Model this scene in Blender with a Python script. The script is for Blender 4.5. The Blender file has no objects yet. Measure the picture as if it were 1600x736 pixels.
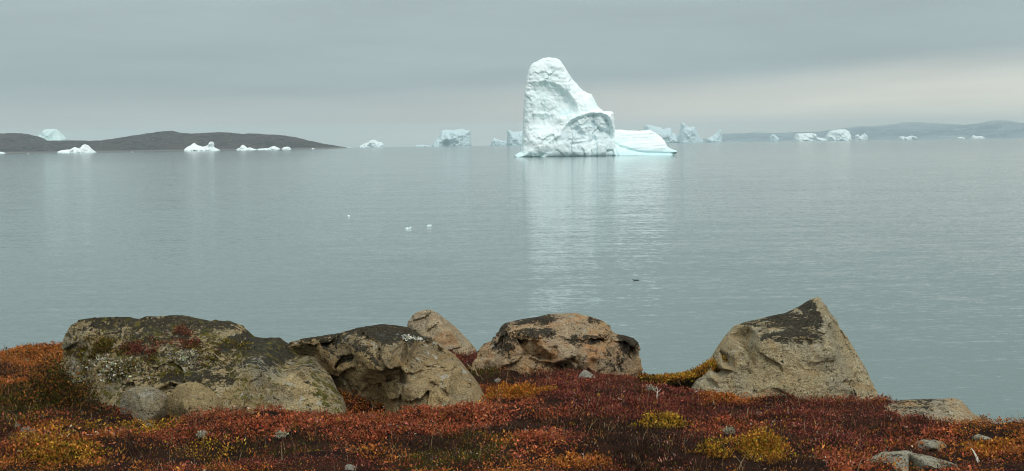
import bpy, math, random
import numpy as np
from mathutils import Vector, Matrix
from mathutils.geometry import delaunay_2d_cdt
C = bpy.context.scene.collection
rng = np.random.default_rng(11)
random.seed(4)
EYE = 7.0
RE = 6.371e6
FPX = 2222.0                       # focal length in photo pixels (50 mm on 36 mm)
PITCH, ROLL = math.radians(3.716), 0.0142

# ------------------------------------------------------------------ camera
Fv = Vector((0, math.cos(PITCH), -math.sin(PITCH)))
R0 = Vector((1, 0, 0)); U0 = Vector((0, math.sin(PITCH), math.cos(PITCH)))
Rv = R0 * math.cos(ROLL) - U0 * math.sin(ROLL)
Uv = U0 * math.cos(ROLL) + R0 * math.sin(ROLL)
cam_data = bpy.data.cameras.new('camera'); cam = bpy.data.objects.new('camera', cam_data); C.objects.link(cam)
cam.matrix_world = Matrix(((Rv.x, Uv.x, -Fv.x, 0), (Rv.y, Uv.y, -Fv.y, 0), (Rv.z, Uv.z, -Fv.z, EYE), (0, 0, 0, 1)))
cam_data.sensor_width = 36; cam_data.lens = 36 * FPX / 1600
cam_data.clip_start = 0.1; cam_data.clip_end = 60000
bpy.context.scene.camera = cam

def at(px, py, Y):
    """the point at distance Y in front that lies in the direction of a spot measured in the photograph"""
    d = Fv + Rv * ((px - 800) / FPX) + Uv * ((368 - py) / FPX)
    s = Y / d.y
    return (d.x * s, Y, EYE + d.z * s)

def sea_z(x, y):
    return -(x * x + y * y) / (2 * RE)

# ------------------------------------------------------------------ noise
_tab = rng.random(1 << 16).astype(np.float32)
def _h(i, j, k, seed):
    return _tab[((i * 73856093) ^ (j * 19349663) ^ (k * 83492791) ^ (seed * 2654435)) & 0xffff]
def vnoise(x, y, z, seed=0):
    xi = np.floor(x); yi = np.floor(y); zi = np.floor(z)
    fx = x - xi; fy = y - yi; fz = z - zi
    fx = fx * fx * (3 - 2 * fx); fy = fy * fy * (3 - 2 * fy); fz = fz * fz * (3 - 2 * fz)
    i = xi.astype(np.int64); j = yi.astype(np.int64); k = zi.astype(np.int64)
    r = 0
    for a in (0, 1):
        wa = fx if a else 1 - fx
        for b in (0, 1):
            wb = fy if b else 1 - fy
            for c in (0, 1):
                wc = fz if c else 1 - fz
                r = r + wa * wb * wc * _h(i + a, j + b, k + c, seed)
    return r * 2 - 1
def fbm(x, y, z, octs=4, seed=0, gain=0.5):
    r = 0; a = 1.0; n = 0
    for o in range(octs):
        r = r + a * vnoise(x, y, z, seed + o * 7); n += a
        x = x * 2.03 + 3.1; y = y * 2.03 + 1.7; z = z * 2.03 + 9.2; a *= gain
    return r / n * 1.5
def ridged(x, y, z, octs=3, seed=0):
    r = 0; a = 1.0; n = 0
    for o in range(octs):
        r = r + a * (1 - 2 * np.abs(vnoise(x, y, z, seed + o * 5))); n += a
        x = x * 2.1 + 5; y = y * 2.1; z = z * 2.1 + 2; a *= 0.5
    return r / n
def sstep(a, b, x):
    t = np.clip((x - a) / (b - a), 0, 1); return t * t * (3 - 2 * t)

# ------------------------------------------------------------------ meshes
def mesh_from(name, V, Q, mat=None, parent=None, loc=(0, 0, 0), smooth=True, col=None):
    """numpy verts (n,3) and faces (m,3|4) -> one linked mesh object"""
    me = bpy.data.meshes.new(name)
    V = np.asarray(V, np.float32); Q = np.asarray(Q, np.int32)
    me.vertices.add(len(V)); me.vertices.foreach_set('co', V.ravel())
    k = Q.shape[1]
    me.loops.add(Q.size); me.loops.foreach_set('vertex_index', Q.ravel())
    me.polygons.add(len(Q)); me.polygons.foreach_set('loop_start', np.arange(0, Q.size, k, dtype=np.int32))
    me.polygons.foreach_set('loop_total', np.full(len(Q), k, np.int32))
    me.update(calc_edges=True)
    me.polygons.foreach_set('use_smooth', np.full(len(Q), smooth, bool))
    if col is not None:
        a = me.attributes.new('Tint', 'FLOAT_COLOR', 'POINT')
        cc = np.ones((len(V), 4), np.float32); cc[:, :3] = col
        a.data.foreach_set('color', cc.ravel())
    o = bpy.data.objects.new(name, me); C.objects.link(o)
    o.location = loc
    if mat: me.materials.append(mat)
    if parent: o.parent = parent
    return o

def tag(o, label=None, cat=None, group=None, kind=None):
    if label: o['label'] = label
    if cat: o['category'] = cat
    if group: o['group'] = group
    if kind: o['kind'] = kind
    return o
def empty(name, loc, label, cat, group=None):
    o = bpy.data.objects.new(name, None); C.objects.link(o); o.location = loc; o.empty_display_size = 0.1
    return tag(o, label, cat, group)

def surface_nets(f, ax, ay, az):
    s = f < 0
    nx, ny, nz = f.shape
    c = [s[a:nx - 1 + a, b:ny - 1 + b, d:nz - 1 + d] for a in (0, 1) for b in (0, 1) for d in (0, 1)]
    tot = sum(v.astype(np.int8) for v in c)
    act = (tot > 0) & (tot < 8)
    I = np.argwhere(act); idx = np.full(act.shape, -1, np.int64); idx[act] = np.arange(len(I))
    P = np.zeros((len(I), 3)); N = np.zeros(len(I))
    cor = [(a, b, d) for a in (0, 1) for b in (0, 1) for d in (0, 1)]
    for m in range(8):
        for n in range(m + 1, 8):
            A, B = np.array(cor[m]), np.array(cor[n])
            if np.abs(A - B).sum() != 1: continue
            fa = f[I[:, 0] + A[0], I[:, 1] + A[1], I[:, 2] + A[2]]; fb = f[I[:, 0] + B[0], I[:, 1] + B[1], I[:, 2] + B[2]]
            x = (fa < 0) != (fb < 0)
            t = np.where(x, fa / np.where(fa == fb, 1, fa - fb), 0)
            P += np.where(x[:, None], A + t[:, None] * (B - A), 0); N += x
    P = I + P / N[:, None]
    V = np.stack([np.interp(P[:, q], np.arange(len(a)), a) for q, a in enumerate((ax, ay, az))], 1)
    quads = []
    for axis in range(3):
        sl0 = [slice(1, -1)] * 3; sl1 = [slice(1, -1)] * 3
        sl0[axis] = slice(0, -1); sl1[axis] = slice(1, None)
        a = s[tuple(sl0)]; b = s[tuple(sl1)]
        E = np.argwhere(a != b)
        off = np.ones(3, int); off[axis] = 0
        E = E + off
        o1, o2 = [(1, 2), (2, 0), (0, 1)][axis]
        def cell(d1, d2):
            K = E.copy(); K[:, o1] -= d1; K[:, o2] -= d2
            return idx[K[:, 0], K[:, 1], K[:, 2]]
        q = np.stack([cell(1, 1), cell(0, 1), cell(0, 0), cell(1, 0)], 1)
        ins = s[E[:, 0], E[:, 1], E[:, 2]]
        q[~ins] = q[~ins][:, ::-1]
        quads.append(q)
    Q = np.concatenate(quads); Q = Q[(Q >= 0).all(1)]
    return V, Q

def poly_sd(poly, ax, az):
    X, Z = np.meshgrid(ax, az, indexing='ij'); P = np.asarray(poly, float)
    d = np.full(X.shape, 1e18); ins = np.zeros(X.shape, bool)
    for a, b in zip(P, np.roll(P, -1, 0)):
        e = b - a; wx = X - a[0]; wz = Z - a[1]
        t = np.clip((wx * e[0] + wz * e[1]) / max(e @ e, 1e-12), 0, 1)
        d = np.minimum(d, (wx - e[0] * t) ** 2 + (wz - e[1] * t) ** 2)
        if a[1] != b[1]:
            cr = ((a[1] > Z) != (b[1] > Z)) & (X < (b[0] - a[0]) * (Z - a[1]) / (b[1] - a[1]) + a[0])
            ins ^= cr
    return np.where(ins, -1, 1) * np.sqrt(d)
def line_d(pts, ax, az):
    X, Z = np.meshgrid(ax, az, indexing='ij'); P = np.asarray(pts, float)
    d = np.full(X.shape, 1e18)
    for a, b in zip(P[:-1], P[1:]):
        e = b - a; wx = X - a[0]; wz = Z - a[1]
        t = np.clip((wx * e[0] + wz * e[1]) / max(e @ e, 1e-12), 0, 1)
        d = np.minimum(d, (wx - e[0] * t) ** 2 + (wz - e[1] * t) ** 2)
    return np.sqrt(d)
def tri_field(pts, ax, az):
    """piecewise-linear field through scattered (x, z, d)"""
    pts = np.asarray(pts, float)
    v, e, fc, ov, oe, of = delaunay_2d_cdt([Vector((p[0], p[1])) for p in pts], [], [], 0, 1e-6)
    d = [pts[o[0], 2] if o else 0.0 for o in ov]
    X, Z = np.meshgrid(ax, az, indexing='ij')
    out = np.full(X.shape, np.nan)
    for t in fc:
        for k in range(1, len(t) - 1):
            a, b, c = v[t[0]], v[t[k]], v[t[k + 1]]
            den = (b.y - c.y) * (a.x - c.x) + (c.x - b.x) * (a.y - c.y)
            if abs(den) < 1e-14: continue
            w0 = ((b.y - c.y) * (X - c.x) + (c.x - b.x) * (Z - c.y)) / den
            w1 = ((c.y - a.y) * (X - c.x) + (a.x - c.x) * (Z - c.y)) / den
            w2 = 1 - w0 - w1
            m = (w0 >= -1e-6) & (w1 >= -1e-6) & (w2 >= -1e-6)
            out[m] = (w0 * d[t[0]] + w1 * d[t[k]] + w2 * d[t[k + 1]])[m]
    return np.where(np.isnan(out), 0, out)
def blur(a, n):
    for _ in range(n):
        p = np.pad(a, 1, mode='edge')
        a = (p[:-2, 1:-1] + p[2:, 1:-1] + p[1:-1, :-2] + p[1:-1, 2:] + 2 * a) / 6
    return a
def smax(a, b, r):
    h = np.clip(0.5 + 0.5 * (a - b) / r, 0, 1); return b * (1 - h) + a * h + r * h * (1 - h)
def smin(a, b, r): return -smax(-a, -b, r)

def relief(ax, ay, az, outline, F, back, rb, r, k=0.75, E=None):
    """solid whose outline, seen from the front, is a polygon; F = depth of its front, back = how far it reaches behind"""
    p = poly_sd(outline, ax, az)
    t = np.clip(-p / rb, 0, 1); Bk = back * np.sqrt(1 - (1 - t) ** 2)
    if E is not None: Bk = Bk + E
    Y = ay[None, :, None]
    f = smax((F[:, None, :] - Y) * k, (Y - Bk[:, None, :]) * k, r)
    return smax(f, p[:, None, :], r), p
def add_noise(f, ax, ay, az, band, fn):
    m = np.abs(f) < band
    I = np.argwhere(m)
    f[m] += fn(ax[I[:, 0]], ay[I[:, 1]], az[I[:, 2]])
    return f

# ------------------------------------------------------------------ node helpers
def new_mat(name):
    m = bpy.data.materials.new(name); m.use_nodes = True
    n = m.node_tree.nodes; n.clear()
    out = n.new('ShaderNodeOutputMaterial')
    return m, n, m.node_tree.links, out
class G:
    """small node-graph builder"""
    def __init__(s, tree): s.n = tree.nodes; s.l = tree.links
    def set(s, sock, v):
        if hasattr(v, 'is_output') or isinstance(v, bpy.types.NodeSocket): s.l.new(v, sock)
        else: sock.default_value = v
    def math(s, op, a, b=None, c=None, clamp=False):
        q = s.n.new('ShaderNodeMath'); q.operation = op; q.use_clamp = clamp
        for i, v in enumerate((a, b, c)):
            if v is not None: s.set(q.inputs[i], v)
        return q.outputs[0]
    def vmath(s, op, a, b=None, scale=None):
        q = s.n.new('ShaderNodeVectorMath'); q.operation = op
        s.set(q.inputs[0], a)
        if b is not None: s.set(q.inputs[1], b)
        if scale is not None: s.set(q.inputs['Scale'], scale)
        return q.outputs[1] if op in ('DOT_PRODUCT', 'LENGTH') else q.outputs[0]
    def noise(s, vec, scale, detail=4, rough=0.55, dist=0.0, color=False):
        q = s.n.new('ShaderNodeTexNoise'); s.l.new(vec, q.inputs['Vector'])
        q.inputs['Scale'].default_value = scale; q.inputs['Detail'].default_value = detail
        q.inputs['Roughness'].default_value = rough; q.inputs['Distortion'].default_value = dist
        return q.outputs['Color'] if color else q.outputs['Fac']
    def voronoi(s, vec, scale, feature='F1', out='Distance'):
        q = s.n.new('ShaderNodeTexVoronoi'); q.feature = feature; s.l.new(vec, q.inputs['Vector']); q.inputs['Scale'].default_value = scale
        return q.outputs[out]
    def ramp(s, v, lo, hi, a=0.0, b=1.0):
        q = s.n.new('ShaderNodeMapRange'); q.interpolation_type = 'SMOOTHSTEP'
        s.set(q.inputs['Value'], v); s.set(q.inputs['From Min'], lo); s.set(q.inputs['From Max'], hi)
        s.set(q.inputs['To Min'], a); s.set(q.inputs['To Max'], b)
        return q.outputs['Result']
    def cramp(s, v, stops):
        q = s.n.new('ShaderNodeValToRGB'); s.l.new(v, q.inputs[0])
        e = q.color_ramp.elements
        while len(e) < len(stops): e.new(0.5)
        for el, (p, c) in zip(e, stops): el.position = p; el.color = (*c, 1)
        return q.outputs[0]
    def mix(s, fac, a, b, mode='MIX'):
        q = s.n.new('ShaderNodeMix'); q.data_type = 'RGBA'; q.blend_type = mode
        s.set(q.inputs[0], fac)
        for sock, v in ((q.inputs[6], a), (q.inputs[7], b)):
            if isinstance(v, tuple): sock.default_value = (*v, 1)
            else: s.l.new(v, sock)
        return q.outputs[2]
    def bump(s, h, strength, dist, normal=None):
        q = s.n.new('ShaderNodeBump'); q.inputs['Strength'].default_value = strength; q.inputs['Distance'].default_value = dist
        s.l.new(h, q.inputs['Height'])
        if normal: s.l.new(normal, q.inputs['Normal'])
        return q.outputs[0]
    def coord(s, kind='Object', scale=None, rot=None):
        t = s.n.new('ShaderNodeTexCoord').outputs[kind]
        if scale is None and rot is None: return t
        q = s.n.new('ShaderNodeMapping'); s.l.new(t, q.inputs[0])
        if scale: q.inputs['Scale'].default_value = scale
        if rot: q.inputs['Rotation'].default_value = rot
        return q.outputs[0]
    def sep(s, v):
        q = s.n.new('ShaderNodeSeparateXYZ'); s.l.new(v, q.inputs[0]); return q.outputs
    def comb(s, x, y, z):
        q = s.n.new('ShaderNodeCombineXYZ')
        for i, v in enumerate((x, y, z)): s.set(q.inputs[i], v)
        return q.outputs[0]
    def principled(s, out, base, rough=0.9, normal=None, spec=0.2):
        q = s.n.new('ShaderNodeBsdfPrincipled')
        if isinstance(base, tuple): q.inputs['Base Color'].default_value = (*base, 1)
        else: s.l.new(base, q.inputs['Base Color'])
        s.set(q.inputs['Roughness'], rough); q.inputs['Specular IOR Level'].default_value = spec
        if normal: s.l.new(normal, q.inputs['Normal'])
        if out: s.l.new(q.outputs[0], out.inputs['Surface'])
        return q

def rock_mat(name, tan, grey, stain, black_up=0.5, black_any=0.35, pale=0.3, seed=0.0, band_rot=(0.3, 0.5, 0), moss=0.0):
    """granite / gneiss with foliation bands, rust stains, black and pale crust lichens"""
    m, n, l, out = new_mat(name); g = G(m.node_tree)
    co = g.vmath('ADD', g.coord(), (seed, seed * 1.7, seed * 0.6))
    big = g.noise(co, 2.2, 5, 0.6, 0.4)
    grain = g.noise(co, 70, 3, 0.7)
    q = n.new('ShaderNodeMapping'); l.new(co, q.inputs[0]); q.inputs['Scale'].default_value = (2, 2, 14); q.inputs['Rotation'].default_value = band_rot
    band = g.noise(q.outputs[0], 1.6, 5, 0.65, 0.8)
    col = g.mix(g.ramp(big, 0.38, 0.62), tan, grey)
    col = g.mix(g.ramp(g.noise(co, 3.5, 4, 0.6, 1.0), 0.50, 0.66, 0, 0.85), col, stain)
    dk = tuple(c * 0.45 for c in grey)
    col = g.mix(g.ramp(band, 0.5, 0.72, 0, 0.55), col, dk)
    col = g.mix(g.ramp(grain, 0.40, 0.62, 0, 0.65), col, tuple(c * 0.48 for c in tan))
    sp = g.noise(co, 26, 3, 0.7)
    col = g.mix(g.ramp(g.noise(co, 110, 2, 0.6), 0.53, 0.62, 0, 0.75), col, tuple(c * 0.25 for c in grey))
    col = g.mix(g.ramp(sp, 0.58, 0.66, 0, 0.55), col, tuple(min(1, c * 1.5) for c in grey))
    geo = n.new('ShaderNodeNewGeometry')
    up = g.sep(geo.outputs['Normal'])[2]
    pl = g.noise(co, 9, 6, 0.72, 0.5)
    pthr = g.math('SUBTRACT', 0.72, g.math('MULTIPLY', g.ramp(up, 0.0, 0.9), 0.12))
    pm = g.math('MULTIPLY', g.ramp(g.math('SUBTRACT', pl, pthr), -0.02, 0.03), pale * 2, clamp=True)
    col = g.mix(pm, col, (0.42, 0.42, 0.36))
    # black crust lichen prefers the faces that look up
    bn = g.math('ADD', g.math('MULTIPLY', g.noise(co, 12, 6, 0.75, 0.5), 0.6), g.math('MULTIPLY', g.noise(co, 48, 5, 0.75, 0.3), 0.5))
    thr = g.math('SUBTRACT', 0.77 - 0.20 * black_any, g.math('MULTIPLY', g.ramp(up, 0.38, 0.8), 0.12 * black_up))
    lat = n.new('ShaderNodeAttribute'); lat.attribute_name = 'Tint'
    thr = g.math('SUBTRACT', thr, g.math('MULTIPLY', g.math('SUBTRACT', lat.outputs['Fac'], 0.5), 0.36))
    bm = g.ramp(g.math('SUBTRACT', bn, thr), -0.008, 0.014)
    col = g.mix(g.math('MULTIPLY', bm, 0.92), col, g.mix(g.ramp(g.noise(co, 60, 4, 0.7), 0.4, 0.65), (0.010, 0.010, 0.009), (0.060, 0.058, 0.046)))
    bn2 = g.ramp(g.noise(co, 30, 4, 0.75, 0.3), 0.59, 0.64)
    col = g.mix(g.math('MULTIPLY', bn2, 0.9), col, (0.02, 0.019, 0.016))
    if moss:
        mm = g.math('MULTIPLY', g.ramp(g.math('ADD', g.math('MULTIPLY', g.noise(co, 4.5, 4, 0.65), 0.5), g.math('MULTIPLY', g.noise(co, 22, 4, 0.7), 0.5)), 0.62 - 0.2 * moss, 0.68 - 0.2 * moss), g.ramp(up, 0.25, 0.6))
        col = g.mix(mm, col, g.mix(g.ramp(g.noise(co, 20, 3), 0.4, 0.6), (0.07, 0.068, 0.018), (0.16, 0.13, 0.03)))
    h = g.math('ADD', g.math('MULTIPLY', g.noise(co, 14, 8, 0.7), 0.9), g.math('MULTIPLY', band, 0.7))
    nr = g.bump(h, 1.0, 0.06)
    nr = g.bump(g.math('ADD', g.noise(co, 45, 6, 0.75), bm), 0.8, 0.012, nr)
    g.principled(out, col, 0.92, nr, 0.05)
    return m

def ice_mat(name, white=(0.86, 0.94, 0.95), blue=(0.52, 0.78, 0.82), unit=1.0, foot=6.0, teal=0.0, bare=False):
    m, n, l, out = new_mat(name); g = G(m.node_tree)
    co = g.coord()
    z = g.sep(co)[2]
    a = g.noise(co, 0.09 / unit, 5, 0.6, 0.3)
    st = g.n.new('ShaderNodeMapping'); l.new(co, st.inputs[0]); st.inputs['Scale'].default_value = (0.25, 0.25, 1.6); st.inputs['Rotation'].default_value = (0.1, 0.12, 0)
    b = g.noise(st.outputs[0], 0.14 / unit, 5, 0.6, 0.4)
    ft = g.ramp(g.math('ADD', z, g.math('MULTIPLY', a, foot)), foot * 0.4, foot * 1.7, 1, 0)
    fac = g.math('ADD', g.math('MULTIPLY', g.ramp(b, 0.45, 0.75), 0.30), g.math('MULTIPLY', g.ramp(a, 0.45, 0.7), 0.22))
    fac = g.math('ADD', g.math('ADD', fac, g.math('MULTIPLY', ft, 0.55)), teal, clamp=True)
    col = g.mix(fac, white, blue)
    if bare:                                     # greyer bare ice on the broken face; the hollow's shade is painted in too
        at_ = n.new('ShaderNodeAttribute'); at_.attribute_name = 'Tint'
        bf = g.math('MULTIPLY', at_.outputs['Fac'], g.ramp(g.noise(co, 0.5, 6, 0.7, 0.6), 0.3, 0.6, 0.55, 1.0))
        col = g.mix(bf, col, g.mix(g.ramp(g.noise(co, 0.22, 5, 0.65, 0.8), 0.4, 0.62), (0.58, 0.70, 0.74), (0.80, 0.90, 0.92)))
    h = g.math('ADD', g.noise(co, 0.35 / unit, 7, 0.68, 0.5), g.math('MULTIPLY', b, 0.6))
    nr = g.bump(h, 0.45, 1.1 * unit)
    g.principled(out, col, 0.6, nr, 0.3)
    return m

# ------------------------------------------------------------------ terrain
def crest_y(x):
    return np.interp(x, [-20, -5.4, -2, -0.65, 0.3, 1.1, 2.1, 3.1, 3.9, 5, 9, 20], [15.4, 15.0, 14.9, 14.8, 13.9, 12.75, 12.35, 11.9, 10.95, 10.2, 9.4, 9])
_tp = [(0, 736, 8.55), (400, 736, 8.5), (800, 736, 8.5), (1200, 736, 8.5), (1600, 736, 8.5),
       (0, 680, 9.7), (300, 690, 9.5), (600, 690, 9.4), (900, 690, 9.4), (1250, 690, 9.4), (1600, 690, 9.7),
       (0, 610, 12.0), (200, 640, 10.9), (400, 645, 10.7), (620, 650, 10.5), (820, 640, 10.7), (1100, 625, 11.0), (1350, 628, 11.0), (1500, 640, 10.9),
       (780, 600, 12.2), (950, 600, 12.0), (1180, 600, 11.9), (0, 536, 15.0), (100, 537, 15.0), (350, 540, 14.6), (720, 556, 14.1), (860, 575, 13.2),
       (1005, 589, 12.6), (1400, 619, 11.85), (1500, 633, 11.3), (1600, 650, 10.85)]
_tpw = np.array([at(*p) for p in _tp] + [(-9, 8, 5.05), (-9, 15, 5.0), (8, 8, 4.95), (9, 11, 4.8), (0, 4, 5.2), (-6, 4, 5.25), (6, 4, 5.15)])
def ground_z(x, y, fine=True):
    x = np.asarray(x, float); y = np.asarray(y, float)
    yc = crest_y(x); ye = np.minimum(y, yc + 0.6)
    num = 0; den = 0
    for X, Y, Z in _tpw:
        d2 = ((x - X) ** 2 + (ye - Y) ** 2) + 0.05
        w = np.exp(-d2 / 2.4) + 1e-4 / d2; w = w / d2 ** 0.5
        num = num + w * Z; den = den + w
    z = num / den
    u = (y - yc) / 0.35
    drop = 0.35 * np.log1p(np.exp(np.clip(u, -30, 30))); drop = np.where(u > 30, y - yc, drop)
    z = z - 0.5 * drop
    dx_, dy_, dz_ = at(575, 640, 10.95)
    z = z - 0.13 * np.exp(-((x - dx_) / 0.32) ** 2 - ((y - dy_) / 0.38) ** 2)
    if fine:
        z = z + 0.085 * fbm(x * 1.1, y * 1.1, y * 0 + 0.5, 3, 21) + 0.036 * fbm(x * 4.0, y * 4.0, y * 0 + 3.3, 3, 31)
    return z
def ground_hit(px, py):
    """spot of the ground lying in the direction of a photo pixel"""
    lo, hi = 6.0, 16.5
    Ys = np.linspace(lo, hi, 500); P = np.array([at(px, py, y) for y in Ys])
    below = P[:, 2] < ground_z(P[:, 0], P[:, 1])
    k = int(np.argmax(below)) if below.any() else 499
    x, y = P[k, 0], P[k, 1]
    return float(x), float(y), float(ground_z(x, y))

gx = np.concatenate([np.linspace(-30, -7, 24)[:-1], np.linspace(-7, 7, 290), np.linspace(7, 30, 24)[1:]])
gy = np.concatenate([np.linspace(-14, 5, 20)[:-1], np.linspace(5, 16.5, 260), np.linspace(16.5, 46, 50)[1:]])
XX, YY = np.meshgrid(gx, gy, indexing='ij')
ZZ = ground_z(XX, YY)
ZZ = np.maximum(ZZ, -1.5)
def grid_faces(nx, ny):
    i = np.arange(nx - 1)[:, None] * ny + np.arange(ny - 1)[None, :]
    return np.stack([i, i + ny, i + ny + 1, i + 1], -1).reshape(-1, 4)
m, n, l, out = new_mat('peaty_ground'); g = G(m.node_tree); co = g.coord()
col = g.mix(g.ramp(g.noise(co, 3.0, 6, 0.65), 0.35, 0.65), (0.014, 0.008, 0.006), (0.040, 0.019, 0.012))
col = g.mix(g.ramp(g.noise(co, 16, 4, 0.7), 0.60, 0.7, 0, 0.7), col, (0.05, 0.042, 0.03))
zc = g.sep(co)[2]
col = g.mix(g.ramp(zc, 2.0, 3.6, 1, 0), col, (0.13, 0.12, 0.105))
g.principled(out, col, 1.0, g.bump(g.noise(co, 30, 6, 0.7), 0.8, 0.03), 0.05)
tag(mesh_from('ground', np.stack([XX, YY, ZZ], -1).reshape(-1, 3), grid_faces(len(gx), len(gy)), m),
    'dark peaty tundra slope dropping to the sea', 'ground', kind='structure')

# ------------------------------------------------------------------ sea (curved like the earth, so that it ends at a true horizon)
ring = np.concatenate([[6.0], np.geomspace(10, 13500, 150)]); ang = np.linspace(0, 2 * math.pi, 321)
RR, AA = np.meshgrid(ring, ang, indexing='ij')
SX, SY = RR * np.cos(AA), RR * np.sin(AA)
m, n, l, out = new_mat('sea_water'); g = G(m.node_tree); co = g.coord()
sx = g.sep(g.noise(g.vmath('MULTIPLY', co, (0.28, 1.0, 1.0)), 6.5, 2, 0.6, 0.3, color=True))      # cat's-paw wavelets
rip = g.sep(g.noise(g.vmath('MULTIPLY', co, (0.16, 1.0, 1.0)), 1.1, 3, 0.62, 0.3, color=True))       # ripples
swell = g.sep(g.noise(g.vmath('MULTIPLY', co, (0.10, 1.0, 1.0)), 0.055, 6, 0.82, 0.3, color=True))
patch = g.noise(g.vmath('MULTIPLY', co, (0.012, 0.035, 1.0)), 1.0, 4, 0.6, 0.6)
amp = g.ramp(patch, 0.35, 0.68, 0.88, 1.12)
ny_ = g.math('ADD', g.math('ADD', g.math('MULTIPLY', g.math('SUBTRACT', sx[1], 0.5), 0.25), g.math('MULTIPLY', g.math('SUBTRACT', rip[1], 0.5), 0.12)), g.math('MULTIPLY', g.math('SUBTRACT', swell[1], 0.5), 0.05))
nx_ = g.math('ADD', g.math('MULTIPLY', g.math('SUBTRACT', sx[0], 0.5), 0.10), g.math('MULTIPLY', g.math('SUBTRACT', swell[0], 0.5), 0.03))
nv = g.vmath('NORMALIZE', g.comb(g.math('MULTIPLY', nx_, amp), g.math('MULTIPLY', ny_, amp), 1.0))
q = g.principled(None, (0.085, 0.138, 0.128), 0.06, nv, 0.5)
q.inputs['IOR'].default_value = 1.333
l.new(q.outputs[0], out.inputs['Surface'])
tag(mesh_from('sea', np.stack([SX, SY, sea_z(SX, SY)], -1).reshape(-1, 3), grid_faces(len(ring), len(ang)), m),
    'calm grey-green sea with fine ripples', 'sea', kind='structure')

# ------------------------------------------------------------------ far land
def ridge_land(name, prof, Yridge, depth, mat, label, jag, seed, front=1.0):
    """a long hill: its crest follows the profile, its foot lies in the sea before and behind"""
    P = np.array([at(px, py, Yridge) for px, py in prof])
    x = np.linspace(P[0, 0], P[-1, 0], 420); v = np.linspace(-1, 1, 90)
    X, V_ = np.meshgrid(x, v, indexing='ij')
    k = Yridge / FPX
    Zr = np.interp(X, P[:, 0], P[:, 2]) + k * min(jag * 3.6, 1.0) * fbm(X / (k * 14), X * 0, X * 0 + seed, 5, seed + 50, 0.6)
    base = -(X ** 2 + Yridge ** 2) / (2 * RE) - 3
    Hh = np.maximum(Zr - base, 0)
    Y = Yridge + V_ * depth
    prof_ = np.where(V_ < 0, 1 - np.abs(V_) ** 1.35, 1 - np.abs(V_) ** 1.6)
    s = 1.0 / (depth * 0.35)
    nz = fbm(X * s, Y * s * 0.8, X * 0 + seed, 5, seed, 0.55)
    Z = base + Hh * np.clip(prof_ + jag * nz * (1 - np.abs(V_) ** 3) * np.clip(np.abs(V_) * 4, 0.15, 1), -0.2, 1.02)
    o = mesh_from(name, np.stack([X - x.mean(), Y - Yridge, Z], -1).reshape(-1, 3), grid_faces(len(x), len(v)), mat, loc=(x.mean(), Yridge, 0))
    return tag(o, label, 'hill', kind='structure')
def land_mat(name, a, b, c, s, snow=0):
    m, n, l, out = new_mat(name); g = G(m.node_tree); co = g.coord('Object', (1, 1, 3))
    col = g.mix(g.ramp(g.noise(co, s, 6, 0.65, 0.5), 0.35, 0.65), a, b)
    col = g.mix(g.ramp(g.noise(co, s * 4, 6, 0.7, 0.5), 0.5, 0.66, 0, 0.8), col, c)
    if not snow:
        col = g.mix(g.ramp(g.noise(co, s * 0.3, 4, 0.6, 0.8), 0.45, 0.6, 0, 0.6), col, (0.12, 0.075, 0.068))
        col = g.mix(g.ramp(g.math('ADD', g.sep(g.coord())[2], g.math('MULTIPLY', g.noise(co, s, 3, 0.6), 6)), 3.5, 7.0, 0.85, 0), col, (0.26, 0.245, 0.225))
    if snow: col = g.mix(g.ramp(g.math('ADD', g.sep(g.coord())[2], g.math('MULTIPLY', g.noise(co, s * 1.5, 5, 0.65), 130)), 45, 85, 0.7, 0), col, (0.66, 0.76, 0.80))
    if snow: col = g.mix(g.ramp(g.math('ADD', g.sep(g.coord())[2], g.math('MULTIPLY', g.noise(co, s * 2, 5, 0.6), 160)), snow + 75, snow + 150, 0, 0.7), col, (0.62, 0.67, 0.70))  # pale upper patches imitate the low cloud fringe, painted on as snow
    g.principled(out, col, 1.0, g.bump(g.noise(co, s * 3, 8, 0.7), 1.0, 0.5 / s), 0.05)
    return m
isl = land_mat('island_rock', (0.010, 0.005, 0.006), (0.075, 0.052, 0.048), (0.27, 0.235, 0.21), 0.022)
ridge_land('island_hills', [(-160, 236), (-120, 222), (-70, 212), (-20, 209), (0, 208.5), (16, 208.5), (30, 211), (42, 215), (52, 219), (64, 221), (82, 220), (100, 220), (118, 221), (130, 222.5), (140, 219.5),
     (160, 219), (180, 216), (200, 213), (225, 208.5), (240, 207), (252, 205), (268, 203.5), (280, 206), (296, 208), (312, 207.5), (322, 206), (333, 206.5), (350, 208), (368, 210.5),
     (387, 209), (400, 210.5), (425, 211), (446, 212), (465, 216), (485, 220.5), (505, 225), (520, 228.5), (531, 231.5), (540, 233.5), (560, 240)],
     4300, 480, isl, 'low dark rocky island hills along the left horizon', 0.42, 3)
mtn = land_mat('mountain_rock', (0.10, 0.18, 0.25), (0.34, 0.48, 0.57), (0.75, 0.82, 0.86), 0.0022, 95)  # bluish tones carry distance haze, painted into the rock colour
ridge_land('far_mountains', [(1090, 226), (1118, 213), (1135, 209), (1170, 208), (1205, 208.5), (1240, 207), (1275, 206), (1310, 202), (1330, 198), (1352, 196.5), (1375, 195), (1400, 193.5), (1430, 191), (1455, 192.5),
     (1490, 194), (1515, 196), (1700, 204), (1900, 215)], 16500, 1700, mtn, 'pale blue mountains fading into haze on the right horizon', 0.25, 9)
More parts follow.
